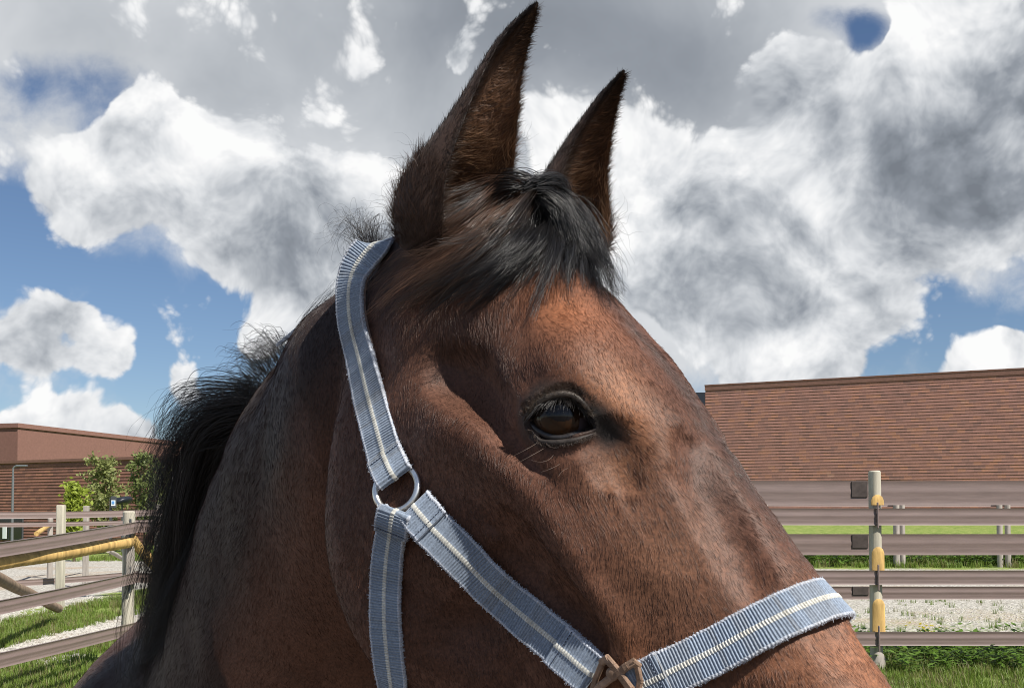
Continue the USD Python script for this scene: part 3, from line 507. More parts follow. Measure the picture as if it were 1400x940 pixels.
def right_fence():
    X = lambda u, d: (u - CX) / F_PX * d
    t = thing('paddock_fence', 'near paddock fence of brown plastic straps on a pale round post, right', 'fence', (0, 0, 0)); xs = [X(1196, YF) + i * 2.9 for i in (-1, 0, 1, 2)]
    for i, x in enumerate(xs):
        p = part(t, 'post', (lambda m: m.apply_translation((x, YF, 0)))(post_mesh(at(0, 643, YF)[2], .118)), 'pale_post', smooth=40)
        for vc, vh in ((772, 50), (842, 50), (683, 14), (902, 26)):  # the yellow and grey wooden blocks strapped to the post
            z0, z1 = at(0, vc + vh/2, YF)[2], at(0, vc - vh/2, YF)[2]; mk = tube([(0, 0, z0), (0, 0, z1 - .055), (0, 0, z1 - .02), (0, 0, z1)], [.062, .06, .045, .018], 10); mk.vertices[:, 1] *= .28; mk.vertices[:, :2] *= 1 + .10 * (meshkit.fbm(mk.vertices * 23 + vc, 3, 2)[:, None] - .5); mk.apply_translation((x + .005, YF - .058, 0)); part(p, 'wooden_block', mk, 'yellow_wood' if vc < 890 else 'grey_post', smooth=35)
        for v in (704, 788, 870):
            z = at(0, v, YF)[2]; part(p, 'strap_holder', box(.016, .02, .25, (x - .012, YF - .108, z), .005), 'strap_plastic')
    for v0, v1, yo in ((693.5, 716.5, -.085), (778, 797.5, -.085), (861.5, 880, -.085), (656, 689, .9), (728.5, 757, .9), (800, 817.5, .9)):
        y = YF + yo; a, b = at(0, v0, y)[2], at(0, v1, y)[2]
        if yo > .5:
            for i in range(4): part(t, 'shade_patch', box(.17, .036, (a - b) * .66, (xs[i] * (y / YF if i == 1 else 1) - .165, y, (a + b) / 2 + (a - b) * .12), .004), 'shade_dark')  # thin dark boxes stand in for the post's shadow on the rear straps
        part(t, 'strap', strap_mesh((xs[0] - .1, y, (a + b) / 2), (xs[3] + .1, y, (a + b) / 2 + .01), abs(a - b), .012, n=40), 'strap_plastic', smooth=50)
right_fence()
def far_fence():
    D = 28.0; X = lambda u: (u - CX) / F_PX * D
    t = thing('far_paddock_fence', 'distant fence of grey stakes and dark straps beyond the gravel, right', 'fence', (0, 0, 0)); us = (1046, 1225, 1233, 1366, 1377, 1500)
    for u in us:
        g = float(ground_height(np.array(X(u)), np.array(D))); m = post_mesh(at(0, 681, D)[2] - g, .15 if u not in (1225,) else .17); m.apply_translation((X(u), D, g)); part(t, 'post', m, 'grey_post', smooth=40)
    for v0, v1 in ((683, 690.5), (707, 713), (730, 741), (748, 753)):
        a, b = at(0, v0, D)[2], at(0, v1, D)[2]; part(t, 'strap', strap_mesh((X(960), D + .1, (a + b) / 2), (X(1560), D + .1, (a + b) / 2), a - b, .03, n=10), 'strap_plastic', smooth=50)
far_fence()
def log(A, B, r, m, parent, name):
    A, B = np.array(A, float), np.array(B, float); rng = np.random.default_rng(int(abs(A.sum() * 97)) + 3); k = np.linspace(0, 1, 9); P = A + (B - A) * k[:, None] + rng.normal(0, r * .06, (9, 3)); return part(parent, name, tube(P, r * (1 + rng.normal(0, .04, 9)), 10), m, smooth=50)
def left_fence():
    xw = -3.70; t = thing('side_fence', 'near left fence of sagging brown straps and a yellow pole rail', 'fence', (0, 0, 0))
    zt = at(0, 698, YF)[2]; m = post_mesh(zt, .115); m.apply_translation((xw, YF, 0)); p = part(t, 'post', m, 'pale_post', smooth=40)
    m = post_mesh(zt, .115); m.apply_translation((xw, 6.4, 0)); part(t, 'post', m, 'pale_post', smooth=40); m = post_mesh(zt, .115); m.apply_translation((xw + 2.85, YF, 0)); part(t, 'post', m, 'pale_post', smooth=40)
    bl = tube([(0, 0, .82), (0, 0, 1.12), (0, 0, 1.2), (0, 0, 1.25)], [.066, .064, .045, .01], 10); bl.vertices[:, 0] *= .6; bl.apply_translation((xw + .03, YF - .04, 0)); part(p, 'wooden_block', bl, 'grey_post', smooth=35)
    for z in (1.33, .88): part(p, 'strap_holder', box(.02, .022, .26, (xw + .045, YF - .085, z), .005), 'dark_metal')
    for (va, vb, ua, ub, sag) in ((712.5, 727, 735, 755, .02), (781.5, 795.5, 815.5, 832, .015), (849.5, 864.5, 887, 906, .01)):
        far = (at(0, va, YF)[2] + at(0, vb, YF)[2]) / 2; d0 = -xw / (CX / F_PX); near = (at(0, ua, d0)[2] + at(0, ub, d0)[2]) / 2; w = abs(at(0, va, YF)[2] - at(0, vb, YF)[2]); s = (far - near) / (YF - d0)
        part(t, 'strap', strap_mesh((xw + .08, YF + .05, far + s * .05), (xw + .08, 5.2, near + s * (5.2 - d0)), w, sag), 'strap_plastic', smooth=50)
    d0 = 7.4; a = at(176, 741, YF - .1); b = at(0, 769.5, d0); log(a, b + (b - a) * .8, .056, 'yellow_wood', t, 'pole_rail')
    log(at(178, 735, YF - .05), at(214, 776, YF + .3), .05, 'yellow_wood', t, 'pole_brace'); log(at(-30, 776, 9.0), at(79, 831, 14.3), .06, 'brown_wood', t, 'pole_brace')
    y = YF; 
    for va, vb in ((713, 727), (783, 796)):
        za, zb = at(0, va, y)[2], at(0, vb, y)[2]; part(t, 'strap', strap_mesh((xw - .02, y + .09, (za + zb) / 2), (xw + 2.9, y + .09, (za + zb) / 2), abs(za - zb), .01), 'strap_plastic', smooth=50)
    # second fence behind
    D = 16.5; f = thing('rear_fence', 'second left fence behind the first, squared grey post and dark straps', 'fence', (0, 0, 0)); g = at(83.5, 703, D); z1 = at(0, 690, D)[2]
    part(f, 'post', box(.118, .118, z1 + .1, (g[0], g[1], z1 / 2 - .05), .012), 'pale_post')
    for u, v, d in ((118, 691, 21.0), (216, 689, 19.0)):
        q = at(u, v, d); m = box(.1, .1, q[2] + .1, (q[0], q[1], q[2] / 2 - .05), .01); part(f, 'post', m, 'grey_post')
    for (u0, v0, w0, u1, v1, w1) in ((-40, 704, 9, 240, 699, 9), (-40, 717, 6, 240, 711, 8), (-40, 754, 9, 100, 742, 8), (-40, 800, 8, 190, 784, 7)):
        A, B = at(u0, v0, D - .15), at(u1, v1, D + (2.2 if u1 > 200 else .8)); part(f, 'strap', strap_mesh(A, B, w0 * D / F_PX * 1.05, .02), 'strap_plastic', smooth=50)
    h = thing('corral_corner', 'distant corral corner with two thin sloping poles, left of the squared post', 'fence', (0, 0, 0)); c = at(69, 711, 24); m = post_mesh(c[2] + .05, .12); m.apply_translation((c[0], c[1], 0)); part(h, 'post', m, 'grey_post', smooth=40)
    log(at(69, 716, 23.9), at(50, 729, 22.5), .05, 'yellow_wood', h, 'pole'); log(at(69, 716, 23.9), at(86, 726, 25), .05, 'brown_wood', h, 'pole'); log(at(105, 735, 24), at(126, 745, 26), .05, 'grey_post', h, 'pole'); log(at(148, 752, 24), at(170, 764, 26), .05, 'grey_post', h, 'pole')
left_fence()
# ---------- neck, trunk and legs, world metres ----------
def ellipsoid(P, c, A, r):
    q = (P - c) @ A.T / r; k0 = np.sqrt((q * q).sum(-1)) + 1e-9; k1 = np.sqrt(((q / r) ** 2).sum(-1)) + 1e-9
    return k0 * (k0 - 1) / k1
TB = np.array([-.10, 1.0, 0]); TB /= np.linalg.norm(TB)          # trunk axis, from chest to rump
TL = np.array([-TB[1], TB[0], 0]); TL = TL if TL[0] < 0 else -TL   # towards the horse's right (picture left)
WI = at(300, 790, 1.50)                                             # withers
DORS = np.array([H(-2.5, 0, -2.0), at(478,425,.90), at(430,470,.955), at(372,540,1.02), at(328,640,1.10), at(303,740,1.20), at(290,800,1.33)])
VENT = np.array([H(3, 0, -17), at(505,800,.94), at(497,905,1.0), at(494,1010,1.06), at(490,1150,1.13), at(480,1320,1.22), at(470,1480,1.30)])
NW = np.array([.046, .050, .056, .070, .090, .120, .150])
def neck_shapes():
    t = np.linspace(0, 1, len(NW)); s = np.linspace(0, 1, 15)
    D, V, W = (PchipInterpolator(t, a, axis=0)(s) for a in (DORS, VENT, NW)); out = []
    C = (D + V) / 2; T = np.gradient(C, axis=0)
    for i in range(len(s)):
        dv = D[i] - V[i]; h = np.linalg.norm(dv) / 2; dv /= 2 * h; t_ = T[i] - dv * (T[i] @ dv); t_ /= np.linalg.norm(t_)
        out.append((C[i], np.stack([t_, np.cross(dv, t_), dv]), np.array([.085, W[i], h])))
    return out
NECK = neck_shapes()
def tr(a, l, z):  # trunk coordinates: a metres behind the withers, l to the horse's right, z above ground
    return np.array([WI[0], WI[1], 0]) + TB * a + TL * l + np.array([0, 0, z])
TA = np.stack([TB, TL, [0, 0, 1.0]]); WZ = WI[2]
TRUNK = [(tr(.05, 0, WZ-.17), (.30, .13, .19)), (tr(-.08, .10, WZ-.36), (.20, .13, .26)), (tr(-.08, -.10, WZ-.36), (.20, .13, .26)), (tr(.35, 0, WZ-.34), (.52, .25, .29)), (tr(.62, 0, WZ-.33), (.45, .27, .27)),
         (tr(.98, 0, WZ-.20), (.34, .24, .22)), (tr(1.05, .10, WZ-.42), (.22, .14, .28)), (tr(1.05, -.10, WZ-.42), (.22, .14, .28)), (tr(-.2, 0, WZ-.45), (.16, .17, .20))]
def legs():
    out = []
    for s in (1, -1):
        out.append((np.array([tr(-.08,.14*s,WZ-.50), tr(-.02,.15*s,WZ-.72), tr(-.03,.15*s,WZ*.36), tr(-.02,.15*s,.22), tr(-.06,.15*s,.10), tr(-.09,.15*s,.035)]), [.11,.075,.048,.032,.038,.055]))
        out.append((np.array([tr(1.05,.14*s,WZ-.50), tr(.93,.16*s,WZ-.62), tr(1.18,.15*s,WZ*.40), tr(1.16,.15*s,.22), tr(1.11,.15*s,.10), tr(1.08,.15*s,.035)]), [.15,.11,.05,.035,.038,.055]))
    return out
LEGS = legs()
def neck_only(P):
    f = None
    for c, A, r in NECK:
        d = ellipsoid(P, c, A, r); f = d if f is None else smin(f, d, .03)
    return f
def trunk_only(P):
    t = None
    for c, r in TRUNK:
        d = ellipsoid(P, c, TA, np.array(r)); t = d if t is None else smin(t, d, .09)
    low = P[:, 2] < WZ - .35
    if low.any():
        q, g = P[low], t[low]
        for p, r in LEGS: g = smin(g, seg_dist(q, p, r), .05)
        t[low] = g
    return t
NC = (DORS[2] + VENT[2]) / 2
def f_body(P):
    f = np.full(len(P), .6); ta = (P[:, :2] - WI[:2]) @ TB[:2]
    m = np.linalg.norm(P - NC, axis=1) < .75; n = ta > -.48
    f[m] = neck_only(P[m]); f[n] = smin(f[n], trunk_only(P[n]), .07)
    for c, s, a in NSCULPT: f = f - a * gauss(P, c, s)
    m = np.abs(f) < .04
    if m.any(): f[m] -= .012 * (meshkit.fbm(P[m] * [11, 11, 7] + 3, 3, 17) - .5)
    return f
NSCULPT = [(at(440,640,.93), (.035,.05,.09), .007), (at(395,760,1.0), (.035,.05,.09), .009), (at(345,880,1.06), (.04,.05,.08), .010), (at(385,620,.96), (.03,.05,.09), -.006), (at(330,760,1.04), (.03,.05,.1), -.007), (at(460,800,.97), (.02,.04,.09), -.006)]
def f_horse(P):
    P = np.asarray(P, float); q = toH(P); m = np.linalg.norm(q - [26, 0, -13], axis=1) < 48
    far = m & (np.linalg.norm(q - EC, axis=1) < 4.5)
    b = np.full(len(P), .6); b[~far] = f_body(P[~far]); h = np.full(len(P), .6); h[m] = f_head(q[m]) / 100
    return smin(h, b, .014)
def grad(f, P, e):
    k = np.array([[1,-1,-1],[-1,-1,1],[-1,1,-1],[1,1,1]], float)
    return sum(kk * f(P + kk * e)[:, None] for kk in k) / (4 * e)
def surface(f, lo, hi, step, coarse=3):
    """Surface nets of f = 0 on a grid, evaluated only near the surface."""
    n = np.ceil((np.array(hi) - lo) / (step * coarse)).astype(int)
    ax = [lo[i] + np.arange(n[i] + 1) * step * coarse for i in range(3)]
    G = np.stack(np.meshgrid(*ax, indexing='ij'), -1); c = f(G.reshape(-1, 3)).reshape(n + 1)
    F = ndi.zoom(c.astype(np.float32), [(n[i] * coarse + 1) / (n[i] + 1) for i in range(3)], order=1, grid_mode=False)
    act = np.argwhere(np.abs(F) < 2.2 * step + .008)
    F[tuple(act.T)] = f(np.array(lo) + act * step)
    S = F < 0; m = np.array(S.shape) - 1
    code = sum(S[i:m[0]+i, j:m[1]+j, k:m[2]+k].astype(np.int8) for i in (0,1) for j in (0,1) for k in (0,1))
    cells = np.argwhere((code > 0) & (code < 8)); idx = -np.ones(m, int); idx[tuple(cells.T)] = np.arange(len(cells))
    acc = np.zeros((len(cells), 3)); cnt = np.zeros(len(cells))
    corners = [(i, j, k) for i in (0,1) for j in (0,1) for k in (0,1)]
    for a in corners:
        for d in range(3):
            if a[d] == 0:
                b = list(a); b[d] = 1
                fa = F[tuple((cells + a).T)]; fb = F[tuple((cells + b).T)]; x = (fa < 0) != (fb < 0)
                t = np.where(x, fa / np.where(x, fa - fb, 1), 0); q = np.array(a) + t[:, None] * (np.array(b) - a)
                acc[x] += q[x]; cnt[x] += 1
    V = np.array(lo) + (cells + acc / cnt[:, None]) * step; faces = []
    for d in range(3):
        u, w = (d + 1) % 3, (d + 2) % 3
        sl0 = [slice(None)] * 3; sl1 = [slice(None)] * 3; sl0[d] = slice(0, -1); sl1[d] = slice(1, None)
        x = np.argwhere(S[tuple(sl0)] != S[tuple(sl1)]); x = x[(x[:, u] > 0) & (x[:, w] > 0) & (x[:, u] < m[u]) & (x[:, w] < m[w])]
        def cell(du, dw):
            y = x.copy(); y[:, u] -= du; y[:, w] -= dw; return idx[tuple(y.T)]
        q = np.stack([cell(1,1), cell(0,1), cell(0,0), cell(1,0)], 1); flip = ~S[tuple(x.T)]
        q[flip] = q[flip][:, ::-1]; faces.append(q)
    Q = np.vstack(faces); Q = Q[(Q >= 0).all(1)]
    return V, np.vstack([Q[:, [0,1,2]], Q[:, [0,2,3]]])
def split_edges(V, F, want):
    """One round of conforming subdivision: splits every edge for which want(midpoints, lengths) holds."""
    e = np.sort(F[:, [[0,1],[1,2],[2,0]]].reshape(-1, 2), 1).astype(np.int64); K, inv = np.unique(e[:, 0] * len(V) + e[:, 1], return_inverse=True); inv = inv.reshape(-1, 3); E = np.stack([K // len(V), K % len(V)], 1)
    mid = (V[E[:, 0]] + V[E[:, 1]]) / 2; m = want(mid, np.linalg.norm(V[E[:, 0]] - V[E[:, 1]], axis=1))
    new = -np.ones(len(E), int); new[m] = len(V) + np.arange(m.sum()); V2 = np.vstack([V, mid[m]]); M = new[inv]; k = (M >= 0).sum(1)
    out = [F[k == 0]]
    for r in range(3):  # rotate so that the pattern is canonical
        A, N = np.roll(F, -r, 1), np.roll(M, -r, 1)
        s = (k == 1) & (N[:, 0] >= 0); a, n = A[s], N[s]; out += [np.stack([a[:,0], n[:,0], a[:,2]], 1), np.stack([n[:,0], a[:,1], a[:,2]], 1)]
        s = (k == 2) & (N[:, 2] < 0); a, n = A[s], N[s]; out += [np.stack([n[:,0], a[:,1], n[:,1]], 1), np.stack([a[:,0], n[:,0], n[:,1]], 1), np.stack([a[:,0], n[:,1], a[:,2]], 1)]
    s = k == 3; a, n = F[s], M[s]
    out += [np.stack([a[:,0], n[:,0], n[:,2]], 1), np.stack([n[:,0], a[:,1], n[:,1]], 1), np.stack([n[:,2], n[:,1], a[:,2]], 1), n]
    return V2, np.vstack(out)
def project(f, V, e, rounds=2, most=.004):
    for _ in range(rounds):
        g = grad(f, V, e); s = f(V)[:, None] * g / np.maximum((g * g).sum(1), .04)[:, None]
        n = np.linalg.norm(s, axis=1, keepdims=True); V = V - s * np.minimum(1, most / np.maximum(n, 1e-12))
    return V
def build_horse():
    V, F = surface(f_horse, np.array([-1.75, .30, -.03]), np.array([.45, 2.95, 1.80]), .008)
    V = project(f_horse, V, .002, 1)
    EW, NW_ = H(*EC), H(30, 2, -8)
    def near_head(p, l): h = toH(p); return (l > .0045) & (h[:, 1] > -9) & (h[:, 0] > -8) & (h[:, 0] < 52) & (h[:, 2] > -31)
    for r in range(2):
        V, F = split_edges(V, F, near_head)
    k = near_head(V, 1); V[k] = project(f_horse, V[k], .001, 2)
    for lim, rad in ((.0028, .05), (.0016, .036), (.0011, .030)):
        V, F = split_edges(V, F, lambda p, l: (l > lim) & (np.linalg.norm(p - EW, axis=1) < rad))
        k = np.linalg.norm(V - EW, axis=1) < .05; V[k] = project(f_horse, V[k], .0004, 2, .002)
    return V, F
# ---------- the horse ----------
def mottle(P, s, seed): return meshkit.fbm(P * s, 3, seed)[:, None]
def coat_colour(P):
    """Coat tone by place on the animal (pigment only)."""
    h = toH(P); a = h.copy(); a[:, 1] = np.abs(a[:, 1]); g = lambda c, s: gauss(a, c, s)[:, None]
    head = np.clip((h[:, 0] + 2) / 7, 0, 1)[:, None] * (np.linalg.norm(h - [26, 0, -13], axis=1) < 46)[:, None]
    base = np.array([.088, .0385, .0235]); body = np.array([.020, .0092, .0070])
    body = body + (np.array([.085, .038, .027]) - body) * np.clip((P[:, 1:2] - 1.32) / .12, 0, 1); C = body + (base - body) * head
    def to(col, w):
        nonlocal C; w = np.clip(w, 0, 1); C = C * (1 - w) + np.array(col) * w
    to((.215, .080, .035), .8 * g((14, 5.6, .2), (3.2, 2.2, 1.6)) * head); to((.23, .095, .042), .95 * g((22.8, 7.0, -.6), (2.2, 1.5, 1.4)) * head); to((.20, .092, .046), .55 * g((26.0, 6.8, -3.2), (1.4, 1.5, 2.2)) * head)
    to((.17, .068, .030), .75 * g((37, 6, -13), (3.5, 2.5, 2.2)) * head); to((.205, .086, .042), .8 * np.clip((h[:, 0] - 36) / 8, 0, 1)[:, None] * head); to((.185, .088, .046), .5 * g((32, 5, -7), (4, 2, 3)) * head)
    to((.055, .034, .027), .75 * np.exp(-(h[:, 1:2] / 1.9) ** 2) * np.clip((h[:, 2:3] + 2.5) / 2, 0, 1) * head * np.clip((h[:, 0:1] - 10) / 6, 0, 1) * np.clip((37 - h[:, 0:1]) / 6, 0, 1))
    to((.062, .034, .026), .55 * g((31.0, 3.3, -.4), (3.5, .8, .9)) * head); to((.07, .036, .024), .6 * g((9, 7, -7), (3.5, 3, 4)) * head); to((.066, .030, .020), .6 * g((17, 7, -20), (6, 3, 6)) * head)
    e = np.linalg.norm(a - EC, axis=1)[:, None]; to((.028, .021, .018), .85 * np.clip((3.25 - e) / .5, 0, 1) * (h[:, 1:2] > 4)); [to((.012, .011, .011), 1.0 * gauss(a, c_, (.78, 1.6, .66))[:, None]) for c_ in IC]
    to((.035, .027, .024), np.clip((h[:, 0] - 51) / 4, 0, 1)[:, None] * head)
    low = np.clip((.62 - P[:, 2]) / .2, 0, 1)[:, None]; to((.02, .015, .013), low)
    return np.clip(C * (.74 + .52 * mottle(P, 38, 2)) * (.85 + .3 * mottle(P, 160, 5)), .004, 1)
IC = [onY(824, 593, 7.6), onY(818, 577, 7.9), onY(808, 562, 8.3), onY(829, 588, 7.5)]
HV, HF = build_horse()
HTREE = cKDTree(HV)
def smooth_normals(V, F):
    fn = np.cross(V[F[:, 1]] - V[F[:, 0]], V[F[:, 2]] - V[F[:, 0]]); n = np.zeros_like(V)
    for k in range(3): np.add.at(n, F[:, k], fn)
    return n / np.maximum(np.linalg.norm(n, axis=1, keepdims=True), 1e-12)
HN = smooth_normals(HV, HF)
def trace(uv, lift=0.0, smooth_n=.012):
    """Skin points seen at photo pixels, with normals."""
    out = []
    for u, v in uv:
        d = ray(u, v); d = d / np.linalg.norm(d); t = .35; best = (9, t)
        for _ in range(140):
            s = f_horse((EYE + d * t)[None])[0]
            if s < best[0]: best = (s, t)
            if s < .0006 or t > 1.5: break
            t += min(max(s, .0004) * .6, .06)
        out.append(EYE + d * best[1])
    P = np.array(out); N = grad(f_horse, P, smooth_n); N /= np.linalg.norm(N, axis=1, keepdims=True); return P + N * lift, N
mat('coat', {'a': ('attribute', {'attribute': 'tint'}), 'g': ('geometry', {}), 'n': ('noise_texture', {'scale': 420.0, 'detail': 4.0, 'roughness': .7}), 'r': ('rgb_ramp', {'ramp': [(.3, (.55, .55, .55)), (.7, (1.5, 1.5, 1.5))]}), 'm': ('mix', {'mix_type': 'multiply', 'fac': 1.0}), 'b': ('bump', {'strength': .5, 'distance': .0006}), 'p': ('principled_bsdf', {'roughness': .55, 'specular_ior_level': .22, 'sheen_weight': .05, 'sheen_roughness': .4, 'sheen_tint': (1, .85, .72)})},
    [('g.position', 'n.vector'), ('n.fac', 'r.fac'), ('a.color', 'm.color1'), ('r.color', 'm.color2'), ('m.color', 'p.base_color'), ('n.fac', 'b.height'), ('b.normal', 'p.normal')])
mat('coat_hair', {'a': ('attribute', {'attribute': 'tint'}), 'p': ('principled_bsdf', {'roughness': .36, 'specular_ior_level': .42}), 't': ('translucent_bsdf', {}), 'm': ('mix_closure', {'fac': .12})}, [('a.color', 'p.base_color'), ('a.color', 't.color'), ('p.BSDF', 'm.closure1'), ('t.BSDF', 'm.closure2')], surface='m.closure')
mat('neck_hair', {'a': ('attribute', {'attribute': 'tint'}), 'p': ('principled_bsdf', {'roughness': .5, 'specular_ior_level': .12})}, [('a.color', 'p.base_color')])
mat('mane_hair', {'a': ('attribute', {'attribute': 'tint'}), 'p': ('principled_bsdf', {'roughness': .33, 'specular_ior_level': .45})}, [('a.color', 'p.base_color')])
plain('lid_skin', (.014, .012, .012), .34, .5, noise=300, amount=.5, bump=.0006); plain('wet_glint', (.20, .185, .19), .12, .6, noise=200, amount=.5, bump=.0008); plain('lower_lid_skin', (.030, .024, .021), .6, .3, noise=320, amount=.5, bump=.0008); plain('upper_lid_skin', (.062, .050, .041), .5, .4, noise=320, amount=.45, bump=.0008)
mat('eyeball', {'a': ('attribute', {'attribute': 'tint'}), 'p': ('principled_bsdf', {'roughness': .06, 'specular_ior_level': .3})}, [('a.color', 'p.base_color')])
horse = thing('horse', 'bay horse in a blue and white halter, black mane blowing back', 'horse')
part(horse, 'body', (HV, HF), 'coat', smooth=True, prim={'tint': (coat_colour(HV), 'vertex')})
# eyes: dark ball with a brown iris and an upright dark slit lying across
def eye(side):
    m = trimesh.creation.icosphere(5, BALL); d = m.vertices / BALL; n = EN.copy(); gaze = n + E1 * -.10; gaze /= np.linalg.norm(gaze)
    a = d @ E1; b = d @ E2; c = d @ gaze; r = np.sqrt(np.maximum(0, 1 - c * c)); col = np.tile([.012, .009, .008], (len(d), 1)); front = c > 0
    iris = front & (r < .84); lo = np.clip(.5 - b * 1.4 + a * .4, 0, 1)[:, None]; w = meshkit.fbm(np.stack([np.arctan2(b, a) * 7, r * 9, r * 0], -1), 3, 3)[:, None]
    amber = np.array([.012, .009, .007]) + (np.array([.030, .0125, .005]) - [.009, .008, .007]) * (lo ** 1.6) * (.35 + .9 * w); col[iris] = amber[iris]
    pupil = front & ((a / .42) ** 2 + ((b - .10) / .24) ** 2 < 1); col[pupil] = (.004, .004, .005); rim = front & (r >= .84) & (r < .90); col[rim] = (.006, .005, .005)
    bulge = np.where(front, .10 * np.clip(1 - (r / .62) ** 2, 0, 1), 0); V = EC + d * BALL * (1 + bulge)[:, None]; white = (a > .62) & (b < .05) & front; col[white] = (.05, .04, .045)
    F = m.faces
    if side < 0: V = V * [1, -1, 1]; F = F[:, ::-1]
    return part(horse, 'eye', (Hs(V), F), 'eyeball', smooth=True, prim={'tint': (col, 'vertex')})
def lid(pts, radii, m, side, name='eyelid', n=40):
    P = spline(pts, n); r = np.interp(np.linspace(0, 1, n), np.linspace(0, 1, len(radii)), radii)
    if side < 0: P = P * [1, -1, 1]
    return part(eyes[side], name, tube(Hs(P), r / 100, 10), m, smooth=True)
eyes = {s: eye(s) for s in (1, -1)}
def skin_h(uv, lift):
    P, N = trace(uv, 0, .004); return toH(P) + (N @ HR) * lift
def px_ball(uv, r): return np.array([on_ball(u, v, BALL + r) for u, v in uv])
for s in (1, -1):
    lid(px_ball(UPPER, .13), [.08, .18, .22, .24, .24, .22, .2, .17, .1], 'lid_skin', s); lid(px_ball(LOWER, .13), [.1, .17, .23, .26, .25, .22, .17, .08], 'lid_skin', s)
    lid(skin_h([(720,568),(729,556),(742,546),(757,539.5),(771,537.5),(784,540),(795,547),(804,557),(812,569)], .03), [.02, .12, .19, .21, .21, .19, .16, .11, .02], 'upper_lid_skin', s)
    lid(skin_h([(815,591),(806,595),(792,600),(774,604),(754,605),(736,600),(727,590)], .03), [.02, .12, .19, .21, .19, .13, .02], 'lower_lid_skin', s)
    lid(px_ball([(805,572),(810,580),(814,586),(806,587),(799,588)], .02), [.05, .1, .13, .1, .05], 'wet_glint', s, 'tear_corner')  # pale colour paints the white highlight of the wet inner corner
def lid_hair(uv, n, length, colour, seed, dirn):
    P0 = skin_h(uv, .16); rng = np.random.default_rng(seed); P0 = spline(P0, 100); i = rng.integers(3, 97, n); p = P0[i] + rng.normal(0, .07, (n, 3)); o = p - EC; o /= np.linalg.norm(o, axis=1, keepdims=True); T = np.gradient(P0, axis=0)[i]; T /= np.linalg.norm(T, axis=1, keepdims=True)
    D = o * rng.uniform(.1, .35, (n, 1)) + E2 * dirn * rng.uniform(.3, 1, (n, 1)) + T * rng.normal(.2, .5, (n, 1)); D /= np.linalg.norm(D, axis=1, keepdims=True); k = np.linspace(0, 1, 4); L = length * rng.uniform(.5, 1.3, (n, 1))
    curves(eyes[1], 'lid_hair', Hs(p[:, None] + D[:, None] * L[:, None] * k[None, :, None]), np.tile(np.linspace(.00024, .00007, 4), (n, 1)), 'coat_hair', np.array(colour) * rng.uniform(.4, 1.6, (n, 1)), kind='stuff')
lid_hair([(721,567),(730,555),(743,545),(757,539),(771,537),(784,539),(795,546),(804,556),(812,568)], 700, .32, (.075, .056, .042), 61, .8)
lid_hair([(729,592),(738,602),(754,607),(774,606),(792,602),(806,597),(818,592)], 420, .2, (.05, .032, .023), 62, -1.0)
lid_hair([(716,571),(722,558),(735,545),(752,535),(770,531),(788,533),(802,542),(814,556)], 600, .45, (.055, .034, .024), 63, .6)
def lashes():
    rng = np.random.default_rng(3); S = []; U = smooth_loop(px_ball(UPPER, .24), 200); n = 130
    for i in range(n):
        t = rng.uniform(.08, .80); p = U[int(t * 199)]; o = p - EC; o /= np.linalg.norm(o); dn = np.array([.0, 0, 0]) - E2 * rng.uniform(.5, .9) + o * rng.uniform(.5, .8) + E1 * (rng.normal(0, .15) + (t - .5) * .7); dn /= np.linalg.norm(dn); L = rng.uniform(.55, 1.25) * (1 - .6 * abs(t - .42))
        k = np.linspace(0, 1, 5)[:, None]; S.append(p + dn * L * k - E2 * .25 * L * k ** 2)
    S = np.array(S); w = np.tile(np.linspace(.00028, .00008, 5), (n, 1)); curves(eyes[1], 'eyelashes', Hs(S), w, 'mane_hair', np.tile([.020, .017, .016], (n, 1)) * rng.uniform(.4, 1.4, (n, 1)), kind='stuff')
lashes()
def whiskers():
    spots = [((745,612),(702,655)), ((757,621),(736,640)), ((765,634),(748,655)), ((777,640),(770,660)), ((736,604),(706,640))]; S = []
    for a, b in spots:
        P, N = trace([a, b], .001); m = (P[0] + P[1]) / 2 + N[0] * .012; S.append(spline([P[0] - N[0] * .001, m, P[1] + N[1] * .016], 7))
    S = np.array(S); curves(horse, 'whiskers', S, np.tile(np.linspace(.00019, .00008, 7), (len(S), 1)), "coat_hair", np.tile([.2, .15, .12], (len(S), 1)), kind='stuff')
whiskers()
